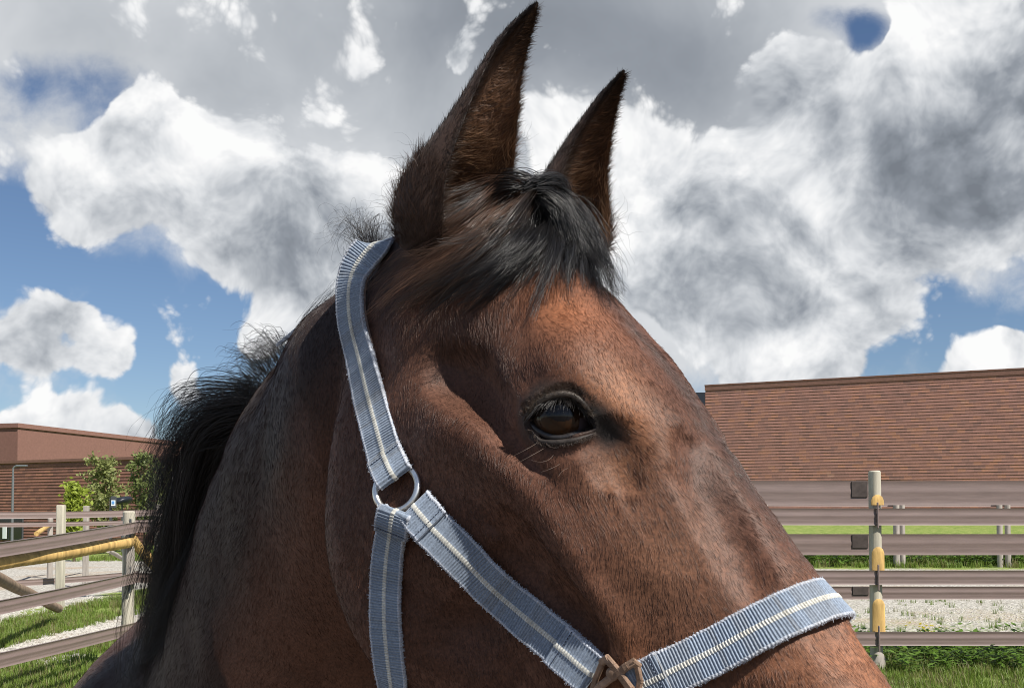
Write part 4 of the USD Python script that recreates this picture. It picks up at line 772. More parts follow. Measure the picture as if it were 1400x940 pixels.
# ears: rolled leaves, rooted in the poll
CAM_H = HR.T @ np.array([0, -1, 0]); RIGHT_H = HR.T @ np.array([1.0, 0, 0])
def ear_mesh(axis, width, phi, opening):
    """axis: centre line from base to tip, width: half widths, phi: how far the roll closes on the near and far side."""
    nu, nv = 60, 37; C = spline(axis, nu); u = np.linspace(0, 1, nu); W = PchipInterpolator(np.linspace(0, 1, len(width)), width)(u); ph = PchipInterpolator(np.linspace(0, 1, len(phi)), phi)(u)
    T = np.gradient(C, axis=0); T /= np.linalg.norm(T, axis=1, keepdims=True); o = opening - T * (T @ opening)[:, None]; o /= np.linalg.norm(o, axis=1, keepdims=True); s = np.cross(T, o); t = np.linspace(-1, 1, nv)
    def sheet(off):
        a = t[None] * ph[:, None]; w = np.maximum(W[:, None] + off, .02); return C[:, None] + w[..., None] * (-np.cos(a)[..., None] * o[:, None] * .95 + np.sin(a)[..., None] * s[:, None])
    th = .22 * np.clip((1 - u) * 8, .15, 1)[:, None] * (1 - .75 * np.abs(t[None]) ** 6); A = sheet(th); B = sheet(-th); i = np.arange(nu * nv).reshape(nu, nv); q = lambda i: np.stack([i[:-1, :-1], i[:-1, 1:], i[1:, 1:], i[1:, :-1]], -1).reshape(-1, 4)
    n = nu * nv; F = [q(i), q(i + n)[:, ::-1]]; e = lambda a, b: np.stack([a[:-1], a[1:], b[1:], b[:-1]], 1); F += [e(i[:, 0], i[:, 0] + n), e(i[:, -1], i[:, -1] + n)[:, ::-1], e(i[-1], i[-1] + n), e(i[0], i[0] + n)[:, ::-1]]
    Fq = np.vstack(F); V = np.vstack([A.reshape(-1, 3), B.reshape(-1, 3)]); Ft = np.vstack([Fq[:, [0,1,2]], Fq[:, [0,2,3]]])
    return V, Ft, A, B, u, t, o, s, T
def ear(side, axis_px, width, phi, opening, seed):
    axis = np.array([onY(u, v, y) for u, v, y in axis_px]); V, F, A, B, u, t, o, s, T = ear_mesh(axis, width, phi, opening); nu, nv = A.shape[:2]; W = Hs(V)
    g = np.concatenate([np.repeat(u, nv), np.repeat(u, nv)])[:, None]; inner = np.concatenate([np.zeros(nu * nv), np.ones(nu * nv)])[:, None]; sg = np.sign((s @ RIGHT_H).mean()); lat = np.clip((-sg * np.concatenate([np.tile(t, nu)] * 2)[:, None] - .15) / .3, 0, 1); tv = np.abs(np.concatenate([np.tile(t, nu)] * 2))[:, None]
    col = np.array([.040, .024, .018]) * (1 - inner) + inner * (np.array([.12, .062, .036]) * (1 - .5 * g)) * (1 - .85 * lat); col = col * (1 - .7 * np.clip((g - .72) / .2, 0, 1)) + np.array([.013, .011, .010]) * .7 * np.clip((g - .72) / .2, 0, 1)  # lat: dark inner skin, with the shade of the ear cup painted in
    col = col * (1 - .6 * np.clip((tv - .9) / .1, 0, 1)); p = part(horse, 'ear', (W, F), 'coat', smooth=True, prim={'tint': (np.clip(col, .004, 1), 'vertex')})
    # fur: long inside and along the rims, short on the back
    rng = np.random.default_rng(seed); S, wd, tc = [], [], []
    def hairs(n, sheet, sign, ulo, uhi, length, lift, rimpull, colour, rim=0.0):
        a = rng.uniform(ulo, uhi, n); b = rng.uniform(-1, 1, n); b = np.where(rim > 0, np.sign(b) * (rim + (1 - rim) * np.abs(b)), b); iu = np.clip((a * (nu - 1)).astype(int), 0, nu - 2); iv = np.clip(((b + 1) / 2 * (nv - 1)).astype(int), 0, nv - 2); fu = (a * (nu - 1) - iu)[:, None]; fv = ((b + 1) / 2 * (nv - 1) - iv)[:, None]
        P = (sheet[iu, iv] * (1 - fu) + sheet[iu + 1, iv] * fu) * (1 - fv) + (sheet[iu, iv + 1] * (1 - fu) + sheet[iu + 1, iv + 1] * fu) * fv
        du = sheet[iu + 1, iv] - sheet[iu, iv]; dv = sheet[iu, iv + 1] - sheet[iu, iv]; N = np.cross(du, dv); N /= np.linalg.norm(N, axis=1, keepdims=True) + 1e-9; cen = spline(axis, nu)[iu]; outw = P - cen; N *= np.sign((N * outw).sum(1))[:, None] * sign
        du /= np.linalg.norm(du, axis=1, keepdims=True); side_ = dv / (np.linalg.norm(dv, axis=1, keepdims=True) + 1e-9) * np.sign(b)[:, None]
        D = du * rng.uniform(.4, 1.0, (n, 1)) + side_ * rimpull * rng.uniform(.3, 1.2, (n, 1)) + N * lift * rng.uniform(.5, 1.4, (n, 1)) + rng.normal(0, .16, (n, 3)); D /= np.linalg.norm(D, axis=1, keepdims=True); L = length * rng.uniform(.5, 1.3, (n, 1)) * np.clip(1.5 - a[:, None], .5, 1); k = np.linspace(0, 1, 5)
        X = P[:, None] - N[:, None] * .03 + D[:, None] * (L[:, None] * k[None, :, None]) - N[:, None] * (.3 * lift * L[:, None] * k[None, :, None] ** 2); S.append(Hs(X)); wd.append(np.tile(np.linspace(.00032, .00007, 5), (n, 1))); sg = np.sign((s @ RIGHT_H).mean()); lat = np.clip((-sg * b[:, None] - .15) / .3, 0, 1) * (sign < 0); keep = rng.random(n) > .5 * lat[:, 0] * (np.abs(b) < .9); c = np.array(colour) * rng.uniform(.45, 1.45, (n, 1)) * (1 - .75 * lat) * (1 - .72 * np.clip((a - .66) / .25, 0, 1))[:, None]; tc.append(c); S[-1], wd[-1], tc[-1] = S[-1][keep], wd[-1][keep], c[keep]
    hairs(4600, B, -1, .03, .98, 1.3, .5, .9, (.165, .085, .046)); hairs(1700, B, -1, .02, .5, 1.8, .8, .8, (.26, .15, .085)); hairs(7000, A, 1, .02, .98, .6, .24, .3, (.040, .026, .021)); hairs(2600, A, 1, .0, .30, 1.5, .4, .3, (.07, .041, .03)); hairs(1500, B, -1, .05, .97, .9, .7, 1.3, (.12, .065, .035), .9); hairs(1100, A, 1, .05, .97, .8, .5, 1.0, (.06, .036, .025), .9)
    curves(p, 'ear_fur', np.concatenate(S), np.concatenate(wd), 'coat_hair', np.clip(np.concatenate(tc), .004, 1), kind='stuff')
OPEN_N = .80 * RIGHT_H + .62 * CAM_H; OPEN_F = .72 * RIGHT_H + .70 * CAM_H
ear(1, [(592,350,4.4), (614,288,5.0), (652,215,5.2), (681,140,5.0), (703,75,4.6), (723,30,4.4), (736,3,4.2)], [2.6, 4.1, 3.75, 3.0, 2.2, 1.35, .12], [2.5, 2.3, 1.95, 1.7, 1.5, 1.35, 1.2], OPEN_N, 21)
ear(-1, [(772,350,-3.8), (785,290,-4.8), (797,240,-5.0), (813,195,-5.0), (831,150,-4.9), (844,120,-4.8), (854,96,-4.7)], [1.6, 3.5, 3.3, 2.5, 1.75, 1.0, .12], [2.5, 2.2, 1.9, 1.7, 1.5, 1.35, 1.2], OPEN_F, 22)
# ---------- coat hair on the near side ----------
def coat():
    rng = np.random.default_rng(8); fn = np.cross(HV[HF[:, 1]] - HV[HF[:, 0]], HV[HF[:, 2]] - HV[HF[:, 0]]); area = np.linalg.norm(fn, axis=1) / 2; c = HV[HF].mean(1); n_ = fn / np.maximum(2 * area[:, None], 1e-15); d = c - EYE; dist = np.linalg.norm(d, axis=1); z = d @ FWD; u = CX + F_PX * d[:, 0] / z; v = CY - F_PX * (d @ UPV) / z; face = -(n_ * d).sum(1) / dist
    h = toH(c); w = area / dist ** 2 * (face > -.35) * (u > -150) * (u < 1550) * (v > -100) * (v < 1130) * (z > .2); w *= np.clip((np.linalg.norm(h - EC, axis=1) - 2.55) / .5, 0, 1) * np.where(np.linalg.norm(h - [26, 0, -13], axis=1) < 40, 1.0, .75); inside = poly_sd(gno(h)[0], ALMOND) < .25; w *= ~(inside & (h[:, 1] > 4)); w /= w.sum()
    n = NHAIR; f = rng.choice(len(HF), n, p=w); r = rng.random((n, 2)); s = np.sqrt(r[:, :1]); b = np.concatenate([1 - s, s * (1 - r[:, 1:]), s * r[:, 1:]], 1); P = (HV[HF[f]] * b[..., None]).sum(1); N = (HN[HF[f]] * b[..., None]).sum(1); N /= np.linalg.norm(N, axis=1, keepdims=True) + 1e-12
    q = toH(P); head = (np.linalg.norm(q - [26, 0, -13], axis=1) < 34)[:, None]; X = HR[:, 0]; down = np.array([0, 0, -1.0]); a = np.clip((q[:, 0:1] - 12) / 14, 0, 1)
    # lie of the coat: down the nose, back and down over the cheek, whorl on the forehead, along the neck
    up = np.clip((q[:, 2:3] + 9) / 8, 0, 1); flow_h = X * (.55 + .45 * a) + HR[:, 2] * (-.55 * (1 - up)) + HR[:, 1] * (.55 * up * (1 - a) * np.sign(q[:, 1:2])) + HR[:, 2] * 0; wh = q - [15, 0, 1.5]; wr = np.exp(-(np.linalg.norm(wh * [1, 1, .6], axis=1) / 5.5) ** 2)[:, None]; swirl = np.cross(np.tile(HR[:, 2], (n, 1)), wh @ HR.T); swirl /= np.linalg.norm(swirl, axis=1, keepdims=True) + 1e-9; flow_h = flow_h * (1 - .6 * wr) + swirl * .8 * wr
    flow_n = np.array([-.45, .35, -.8]); D = np.where(head, flow_h, flow_n); k3 = np.stack([meshkit.fbm(P * 32, 2, i) - .5 for i in range(3)], 1); D = D + k3 * 1.0 + rng.normal(0, .13, (n, 3)); D -= N * (D * N).sum(1)[:, None]; D /= np.linalg.norm(D, axis=1, keepdims=True) + 1e-9
    clump = meshkit.fbm(P * 260, 2, 7)[:, None]; L = np.where(head, .0062, .0085) * rng.uniform(.6, 1.3, (n, 1)); L = np.where((q[:, 0:1] > 4) & (q[:, 0:1] < 12) & (q[:, 2:3] > -10) & head, L * 1.7, L); L *= np.clip((np.linalg.norm(q - EC, axis=1)[:, None] - 2.3) / 2, .3, 1); lift = rng.uniform(.06, .24, (n, 1)); k = np.linspace(0, 1, 4)
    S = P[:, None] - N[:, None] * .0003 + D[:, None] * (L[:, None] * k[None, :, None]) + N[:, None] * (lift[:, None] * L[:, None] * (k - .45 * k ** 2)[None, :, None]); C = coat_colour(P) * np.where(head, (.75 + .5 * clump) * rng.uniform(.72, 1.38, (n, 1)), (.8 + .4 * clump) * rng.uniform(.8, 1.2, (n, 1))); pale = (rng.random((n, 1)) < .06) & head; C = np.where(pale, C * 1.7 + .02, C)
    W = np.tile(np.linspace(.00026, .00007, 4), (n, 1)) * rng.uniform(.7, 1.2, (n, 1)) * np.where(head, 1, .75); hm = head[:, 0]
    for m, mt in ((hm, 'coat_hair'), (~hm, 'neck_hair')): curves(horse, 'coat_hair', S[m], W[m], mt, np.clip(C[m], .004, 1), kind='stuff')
NHAIR = 190000
coat()
# ---------- mane and forelock ----------
def lock(guide, n, rng, spread, width=.0004, frizz=.0, taper=True, k=22, tip=1.0, col=(.012, .0105, .010), lens=(.6, 1.0), parts=True):
    """Strands along a guide of world points with spreads at root and tip."""
    if n > 150 and parts:  # long hair hangs in locks
        out = []; G0 = np.asarray(guide, float); f0 = np.linspace(0, 1, len(G0))[:, None]
        for j in range(17):
            o = rng.normal(0, 1, (1, 3)) * np.interp(f0, np.linspace(0, 1, len(spread)), spread) * 1.15; o2 = np.sin(f0 * rng.uniform(2, 6) + rng.uniform(0, 6)) * rng.normal(0, .008, (1, 3)) * f0
            out.append(lock(G0 + o + o2, n // 9, rng, np.array(spread) * [.30] * 1.0 if False else np.linspace(.0048, .0016, len(spread)) * rng.uniform(.6, 1.5), width, frizz * .35, True, k, tip, np.array(col) * rng.uniform(.7, 1.5), (lens[0] * rng.uniform(.8, 1.2), lens[1] * rng.uniform(.85, 1.06)), False))
        out.append(lock(guide, n // 6, rng, spread, width * .8, frizz, True, k, tip, col, lens, False)); return tuple(np.concatenate(x) for x in zip(*out))
    G = spline(guide, k); T = np.gradient(G, axis=0); T /= np.linalg.norm(T, axis=1, keepdims=True); t = np.linspace(0, 1, k); sp = np.interp(t, np.linspace(0, 1, len(spread)), spread)
    o = rng.normal(0, 1, (n, 3)); ph = rng.uniform(0, 6.28, (n, 3)); fr = rng.uniform(2, 5, (n, 3)); X = G[None] + o[:, None] * sp[None, :, None] + (np.sin(ph[:, None] + fr[:, None] * t[None, :, None] * 3) * (frizz * t ** 1.2)[None, :, None])
    L = rng.uniform(*lens, n); idx = np.clip(L[:, None] * np.linspace(0, 1, k)[None] * (k - 1), 0, k - 1.001); i0 = idx.astype(int); f = (idx - i0)[..., None]; X = np.take_along_axis(X, i0[..., None], 1) * (1 - f) + np.take_along_axis(X, i0[..., None] + 1, 1) * f
    w = np.tile(np.linspace(1, .25, k), (n, 1)) * width * rng.uniform(.6, 1.3, (n, 1)); return X, w, np.array(col) * rng.uniform(.5, 1.9, (n, 1))
def skin(uv, lift):
    P, N = trace(uv, 0.0, .02); return P + N * np.asarray(lift)[:, None]
def hair_mass(parent, name, locks, material='mane_hair', **kw):
    curves(parent, name, np.concatenate([l[0] for l in locks]), np.concatenate([l[1] for l in locks]), material, np.clip(np.concatenate([l[2] for l in locks]), .003, 1), kind='stuff', **kw)
N_OUT = HR[:, 2] * .7 + HR[:, 1] * .5
def forelock():
    rng = np.random.default_rng(31); L = []
    def g(uv, lifts): return skin(uv, lifts)
    dark, brown, grey = (.010, .009, .009), (.062, .033, .021), (.019, .018, .018)
    fan = [  # (pixels, lift, strands, colour)
     ([(712,262),(690,285),(655,315),(610,345),(565,372),(535,398)], brown, 260), ([(715,278),(690,306),(650,341),(605,372),(565,402),(535,432)], brown, 300), ([(700,258),(670,275),(630,300),(590,330),(560,345)], brown, 200),
     ([(720,270),(700,310),(665,350),(620,385),(580,410),(552,428)], (.055,.032,.021), 260), ([(728,272),(715,315),(690,355),(650,390),(610,415),(590,425)], dark, 260), ([(735,275),(730,315),(715,355),(690,385),(660,405),(640,412)], dark, 320), ([(738,278),(745,320),(740,355),(720,380),(700,392)], dark, 320),
     ([(735,270),(755,310),(765,345),(762,372),(755,390)], grey, 320), ([(738,265),(770,305),(790,340),(798,370),(800,392)], grey, 340), ([(738,275),(772,305),(797,338),(812,368),(822,400)], grey, 260), ([(735,278),(768,298),(796,325),(818,360),(832,400)], dark, 140), ([(730,255),(700,260),(675,280),(645,305),(618,325)], dark, 160),
     ([(745,262),(765,290),(785,335),(800,375),(812,410)], dark, 300), ([(738,272),(748,320),(752,360),(742,395),(728,418)], dark, 200), ([(722,275),(690,325),(645,372),(605,405),(570,430)], (.04,.024,.017), 240), ([(736,276),(728,325),(712,370),(690,400),(668,416)], dark, 200), ([(725,262),(712,290),(700,325),(676,352),(655,368)], dark, 260), ([(728,250),(745,262),(760,290),(752,330),(735,362)], grey, 260)]
    for uv, c, n in fan:
        m = len(uv); G = g(uv, np.concatenate([[-.002], np.linspace(.005, .005, m - 2), [.003]])); L.append(lock(G, int(n * .28), rng, [.004, .008, .008, .010], .00034, .004, col=c, lens=(.55, 1.05), parts=False))
        for j in range(9): L.append(lock(G + rng.normal(0, .0055, (1, 3)) + np.linspace(0, 1, m)[:, None] ** 1.5 * rng.normal(0, .011, (1, 3)) + N_OUT * rng.uniform(0, .004), int(n * .085), rng, [.0016, .0024, .002, .0012], .00036, .0025, col=np.array(c) * rng.uniform(.6, 1.4), lens=(.7, 1.25)))
    hair_mass(horse, 'forelock', L)
forelock()
def mane():
    rng = np.random.default_rng(41); L = []; blk = (.0055, .005, .0055)
    def G(*p): return np.array([at(*q) for q in p])
    crest = [(330,535,1.06), (322,560,1.08), (316,590,1.10), (308,625,1.13), (300,660,1.16), (296,700,1.19), (290,740,1.22)]
    # the plume thrown back from the crest, then the long fall behind the neck
    for (a, b) in ((0, 0), (1, 10), (0, -8), (2, 18), (1, 2)):
        u, v, d = crest[a]; L.append(lock(G((u+18, v+6, d), (u-20, v+8+b*.3, d+.02), (u-62, v+20+b, d+.04), (u-88, v+58+b, d+.05), (u-100, v+108+b, d+.06), (u-102-b*.3, v+165+b, d+.06)), 150, rng, [.008, .012, .014, .014, .015], .00046, .010, col=blk, lens=(.45, 1.0)))
    for (a, du, dv) in ((1, 0, 0), (2, 0, 0), (2, 10, 10), (3, 0, 0), (3, 14, 0), (4, 0, 0), (4, -8, 0), (5, 0, 0), (5, 10, 0), (6, 0, 0)):
        u, v, d = crest[a]; L.append(lock(G((u+16, v, d), (u-22, v+14, d+.02), (u-46+du, v+65, d+.04), (u-66+du, v+140, d+.05), (u-80+du, v+215, d+.06), (min(u-104+du, 212), min(v+290, 905)+dv, d+.06)), 250, rng, [.010, .015, .017, .016, .011], .00046, .008, col=blk, lens=(.55, 1.02)))
    for (a, du) in ((2, 0), (4, 6), (5, 0), (6, 8), (6, 18)):
        u, v, d = crest[a]; L.append(lock(G((u+18, v, d), (u-6, v+22, d+.02), (u-28+du, v+90, d+.04), (u-52+du, v+165, d+.05), (u-84+du, v+220, d+.05), (u-118+du, min(v+270, 900), d+.06)), 240, rng, [.011, .016, .018, .016, .010], .00046, .006, col=blk, lens=(.6, 1.02)))
    # short tufts up the crest towards the poll, curled wisps by the crown strap
    for (u, v, d, n) in ((345,520,1.04,110), (352,505,1.03,110), (362,490,1.02,100), (375,478,1.00,90), (335,535,1.05,110)):
        L.append(lock(G((u+14, v+10, d), (u-4, v-10, d), (u-14, v-4, d+.01), (u-22, v+22, d+.02)), n, rng, [.006, .009, .012, .014], .0004, .006, col=(.014,.013,.013), lens=(.4, 1.0)))
    L.append(lock(G((345,500,1.03), (325,480,1.03), (305,478,1.04), (297,488,1.04)), 10, rng, [.002, .003, .004, .006], .0004, .003, col=blk)); L.append(lock(G((420,440,.96), (445,415,.94), (462,400,.93), (475,388,.92)), 60, rng, [.004, .005, .006, .006], .0003, .003, col=(.02,.019,.02)))
    L.append(lock(G((400,470,.97), (385,470,.98), (372,485,.99)), 50, rng, [.004, .006, .010], .0003, .004, col=blk))
    for c in ((502,345,.90,470,300), (508,345,.90,488,298), (512,342,.90,505,300), (515,340,.90,522,303)):
        u, v, d, tu, tv = c; L.append(lock(G((u, v+6, d), ((u+tu)/2-4, (v+tv)/2-6, d), (tu, tv+4, d), (tu-7, tv+10, d), (tu-9, tv+26, d+.005), (tu-3, tv+44, d+.005)), 48, rng, [.002, .004, .007, .010, .012], .00032, .008, col=(.03,.028,.028), lens=(.5, 1.05)))
    # hair behind the near ear
    for u, v, tu, tv in ((560,255,552,300), (575,235,553,275), (590,220,562,255), (600,208,575,240)):
        L.append(lock(np.array([at(u+14, v+4, .87), at(u-2, v, .875), at(tu, tv-12, .88), at(tu-2, tv+22, .88)]), 60, rng, [.004, .004, .005, .008], .0003, .004, col=(.02,.018,.018)))
    for i in range(34):
        u, v = [(560,240), (575,225), (520,330), (835,300), (705,190), (700,215), (540,290)][i % 7]; d = .86 if u < 600 else .84; a = rng.uniform(1.6, 3.4) if u < 600 else rng.uniform(-.5, 1.2); l = rng.uniform(15, 55); L.append(lock(G((u, v, d), (u + math.cos(a)*l*.6, v - math.sin(a)*l*.6, d), (u + math.cos(a+.5)*l, v - math.sin(a+.5)*l, d)), 2, rng, [.001, .003, .005], .00022, .002, col=(.03,.027,.026)))
    hair_mass(horse, 'mane', L)
mane()
# ---------- halter ----------
mat('webbing', {'a': ('attribute', {'attribute': 'tint'}), 'g': ('geometry', {}), 'n': ('noise_texture', {'scale': 700.0, 'detail': 3.0}), 'r': ('rgb_ramp', {'ramp': [(.25, (.62, .62, .62)), (.75, (1.25, 1.25, 1.25))]}), 'm': ('mix', {'mix_type': 'multiply', 'fac': 1.0}), 'p': ('principled_bsdf', {'roughness': .75, 'specular_ior_level': .25, 'sheen_weight': .15})}, [('g.position', 'n.vector'), ('n.fac', 'r.fac'), ('a.color', 'm.color1'), ('r.color', 'm.color2'), ('m.color', 'p.base_color')])
mat('fuzz', {'a': ('attribute', {'attribute': 'tint'}), 'p': ('principled_bsdf', {'roughness': .8, 'specular_ior_level': .2})}, [('a.color', 'p.base_color')])
plain('ring_metal', (.82, .80, .76), .33, .5, metal=1.0, noise=120, amount=.2); plain('rusty_brass', (.24, .155, .105), .55, .5, metal=.35, noise=150, amount=.5, bump=.0015); plain('thread_dark', (.05, .06, .09), .8, .2); plain('lining', (.36, .26, .22), .8, .2, noise=200, amount=.2)
BLUE, PALE, WHITE = (.235, .285, .36), (.42, .45, .51), (.58, .575, .53)
def webbing(parent, name, P, N, width, seed, label=None, rib=.0021, thick=.0026, fray=True):
    """Ribbed webbing along P with face normals N: real ribs, a white woven centre stripe, pale selvedges."""
    L = float(np.linalg.norm(np.diff(P, axis=0), axis=1).sum()); n = max(12, int(L / rib * 5)); t0 = np.concatenate([[0], np.cumsum(np.linalg.norm(np.diff(P, axis=0), axis=1))]); s = np.linspace(0, L, n)
    C = PchipInterpolator(t0, P, axis=0)(s); M = PchipInterpolator(t0, N, axis=0)(s); T = np.gradient(C, axis=0); T /= np.linalg.norm(T, axis=1, keepdims=True); M -= T * (M * T).sum(1)[:, None]; M /= np.linalg.norm(M, axis=1, keepdims=True); B = np.cross(T, M)
    k = np.array([-1, -.985, -.9, -.86, -.7, -.5, -.3, -.135, -.105, 0, .105, .135, .3, .5, .7, .86, .9, .985, 1.0]); rng = np.random.default_rng(seed); jig = ndi.gaussian_filter1d(rng.normal(0, 1, n), 6); jig /= jig.std() + 1e-9
    ph = s[:, None] / rib * 2 * math.pi + (np.abs(k[None]) < .12) * math.pi * .5; body = ((np.abs(k) < .87) & (np.abs(k) > .12)).astype(float); mid = (np.abs(k) < .12).astype(float); edge = (np.abs(k) >= .88).astype(float)
    hgt = thick * .5 + .00038 * np.sin(ph) * body + .0004 * np.sin(ph * 1.0) * mid + .0005 * mid + .0003 * edge + .00022 * np.sin(ph * .83 + 1) * edge; hgt = hgt * np.where(np.abs(k) > .99, .15, 1)[None]
    w = width / 2 * (1 + .012 * jig[:, None] + .012 * np.sin(ph) * edge[None]); top = C[:, None] + B[:, None] * (k[None, :, None] * w[..., None]) + M[:, None] * hgt[..., None]; bot = C[:, None] + B[:, None] * (k[None, :, None] * w[..., None]) - M[:, None] * (thick * .5)
    col = np.zeros((n, len(k), 3)); wv = rng.normal(1, .08, (n, 1, 1)); col[:] = (np.array(BLUE) * body[:, None] + np.array(WHITE) * mid[:, None] + np.array(PALE) * edge[:, None])[None] * wv; groove = (.5 + .5 * np.sin(ph))[..., None]; fade = meshkit.fbm(C * 30, 3, seed)[:, None, None]; col = col * (.80 + .20 * groove) * (.62 + .75 * fade); dirt = (meshkit.fbm(C * 70, 3, seed + 4)[:, None, None] > .62); col = np.where(dirt, col * .85 + np.array([.02, .012, 0]), col)
    R = len(k); ring = np.concatenate([top, bot[:, ::-1]], 1); cc = np.concatenate([col, col[:, ::-1] * .8], 1); V = ring.reshape(-1, 3); Q = 2 * R; a = np.arange(Q); F = []
    for i in range(n - 1): F.append(np.stack([i*Q + a, i*Q + (a+1) % Q, (i+1)*Q + (a+1) % Q, (i+1)*Q + a], 1))
    e = np.arange(1, Q - 1); F = np.vstack(F); Ft = np.vstack([F[:, [0,1,2]], F[:, [0,2,3]], np.stack([np.zeros(Q-2, int), e + 1, e], 1), np.stack([np.zeros(Q-2, int), e, e + 1], 1) + (n-1)*Q])
    p = part(parent, name, (V, Ft[:, ::-1]), 'webbing', smooth=True, prim={'tint': (np.clip(cc.reshape(-1, 3), .01, 1), 'vertex')}, label=label)
    if fray:
        m = int(L * 5200); i = rng.integers(0, n, m); sd = rng.choice([-1, 1], m); base = C[i] + B[i] * (sd * width / 2 * .97)[:, None] + M[i] * rng.normal(0, .0006, (m, 1)); D = B[i] * sd[:, None] * rng.uniform(.3, 1, (m, 1)) + T[i] * rng.normal(0, .7, (m, 1)) + M[i] * rng.normal(.2, .5, (m, 1)); D /= np.linalg.norm(D, axis=1, keepdims=True); l = rng.uniform(.0006, .0024, (m, 1)); q = np.linspace(0, 1, 3)
        curves(p, 'frayed_threads', base[:, None] + D[:, None] * l[:, None] * q[None, :, None], np.tile([.00030, .00026, .00014], (m, 1)), 'fuzz', np.clip(np.array(PALE) * rng.uniform(.6, 1.5, (m, 1)), 0, 1), kind='stuff')
    return p, C, M, B, T
def on_skin(uv, lift, n=60, sm=5):
    P, N = trace(uv, 0, .018); C = spline(P, n); t = np.linspace(0, 1, len(P)); M = PchipInterpolator(t, N, axis=0)(np.linspace(0, 1, n))
    s = np.array([f_horse(c[None])[0] for c in C]); C = C - M * np.minimum(s, .004)[:, None] * 0; C = C + M * (lift + np.maximum(-s, 0))[:, None]; C = ndi.gaussian_filter1d(C, sm, axis=0, mode='nearest'); M = ndi.gaussian_filter1d(M, sm, axis=0, mode='nearest'); return C, M / np.linalg.norm(M, axis=1, keepdims=True)
halter = thing('halter', 'blue ribbed webbing halter with white centre stripe, worn on the horse head', 'halter')
W_ = .0298
rp, rn = trace([(550,672)], 0, .03); RING_C, RING_N = rp[0] + rn[0] * .007, rn[0]
RN = RING_N * .75 + (EYE - RING_C) / np.linalg.norm(EYE - RING_C) * .25; RN /= np.linalg.norm(RN); ra = np.cross(RN, [0, 0, 1.0]); ra /= np.linalg.norm(ra); rb = np.cross(ra, RN)
RD = np.linalg.norm((RING_C - EYE)); RR = 32.0 / F_PX * RD
a = np.linspace(0, 2 * math.pi, 49)[:-1]; part(halter, 'ring', tube(RING_C + RR * (np.cos(a)[:, None] * ra + np.sin(a)[:, None] * rb), .0027, 10, closed=True), 'ring_metal', smooth=True)
def near_ring(u, v, lift=.0): # point in the ring's plane under a pixel
    d = ray(u, v); t = ((RING_C + RN * lift - EYE) @ RN) / (d @ RN); return EYE + d * t
# crown strap: up the cheek, behind the ear, over the poll and down the far side
def crown():
    C, M = on_skin([(532,636), (524,600), (511,555), (500,505), (491,465)], .004, 40, 4); tp, tn = trace([(487,434),(489,402),(499,376),(518,354)], 0, .03); top = tp + tn * np.array([[.007],[.010],[.012],[.012]]); far = np.array([at(548,342,.93), H(-4.6, -.5, -.6), H(-4, -4, -2.5), H(-1, -6.6, -9), H(8, -8.3, -15), H(14, -8.6, -18)])
    P = np.vstack([near_ring(541,650, .004)[None], C[2:-2], top, far]); Nn = [RN] + list(M[2:-2]); 
    outs = top; cen = H(-1, 0, -8)
    for q in np.vstack([outs, far]): w = q - cen; w -= HR[:, 0] * (w @ HR[:, 0]) * .9; Nn.append(w / np.linalg.norm(w))
    Nn = np.array(Nn); Nn[-len(far) - 4:-len(far)] += (EYE - outs) / np.linalg.norm(EYE - outs, axis=1, keepdims=True) * .55; Nn = ndi.gaussian_filter1d(Nn, 2.0, axis=0, mode='nearest'); Nn /= np.linalg.norm(Nn, axis=1, keepdims=True); t = np.concatenate([[0], np.cumsum(np.linalg.norm(np.diff(P, axis=0), axis=1))]); n = 90; x = np.linspace(0, t[-1], n); P2 = ndi.gaussian_filter1d(PchipInterpolator(t, P, axis=0)(x), 1.2, axis=0, mode='nearest'); N2 = PchipInterpolator(t, Nn, axis=0)(x)
    p, C, M, B, T = webbing(halter, 'crown_strap', P2, N2, W_, 1)
    m = np.linspace(0, len(C) - 1, 70).astype(int); m = m[(m > len(C) * .02) & (m < len(C) * .75)]; k = np.linspace(-1, 1, 5); V = (C[m][:, None] - M[m][:, None] * .0029 + B[m][:, None] * (k[None, :, None] * W_ * .47)).reshape(-1, 3); V2 = V - np.repeat(M[m], 5, 0) * .0012; i = np.arange(len(m) * 5).reshape(-1, 5); q = np.stack([i[:-1, :-1], i[:-1, 1:], i[1:, 1:], i[1:, :-1]], -1).reshape(-1, 4); part(p, 'lining', (np.vstack([V, V2]), np.vstack([q, q[:, ::-1] + len(V)])), 'lining', smooth=True)
    # folded end stitched round the ring, and the little keeper tab
    loop(p, P2[0], N2[0], (P2[4] - P2[0]), .020)
    tl = np.array([at(472,398,.925), at(445,420,.945), at(415,443,.963), at(385,468,.985)]); nn = np.tile(np.array([-.55, -.25, .8]), (4, 1)); webbing(halter, 'strap_tail', spline(tl, 20), nn[:1].repeat(20, 0), .018, 9, fray=False)
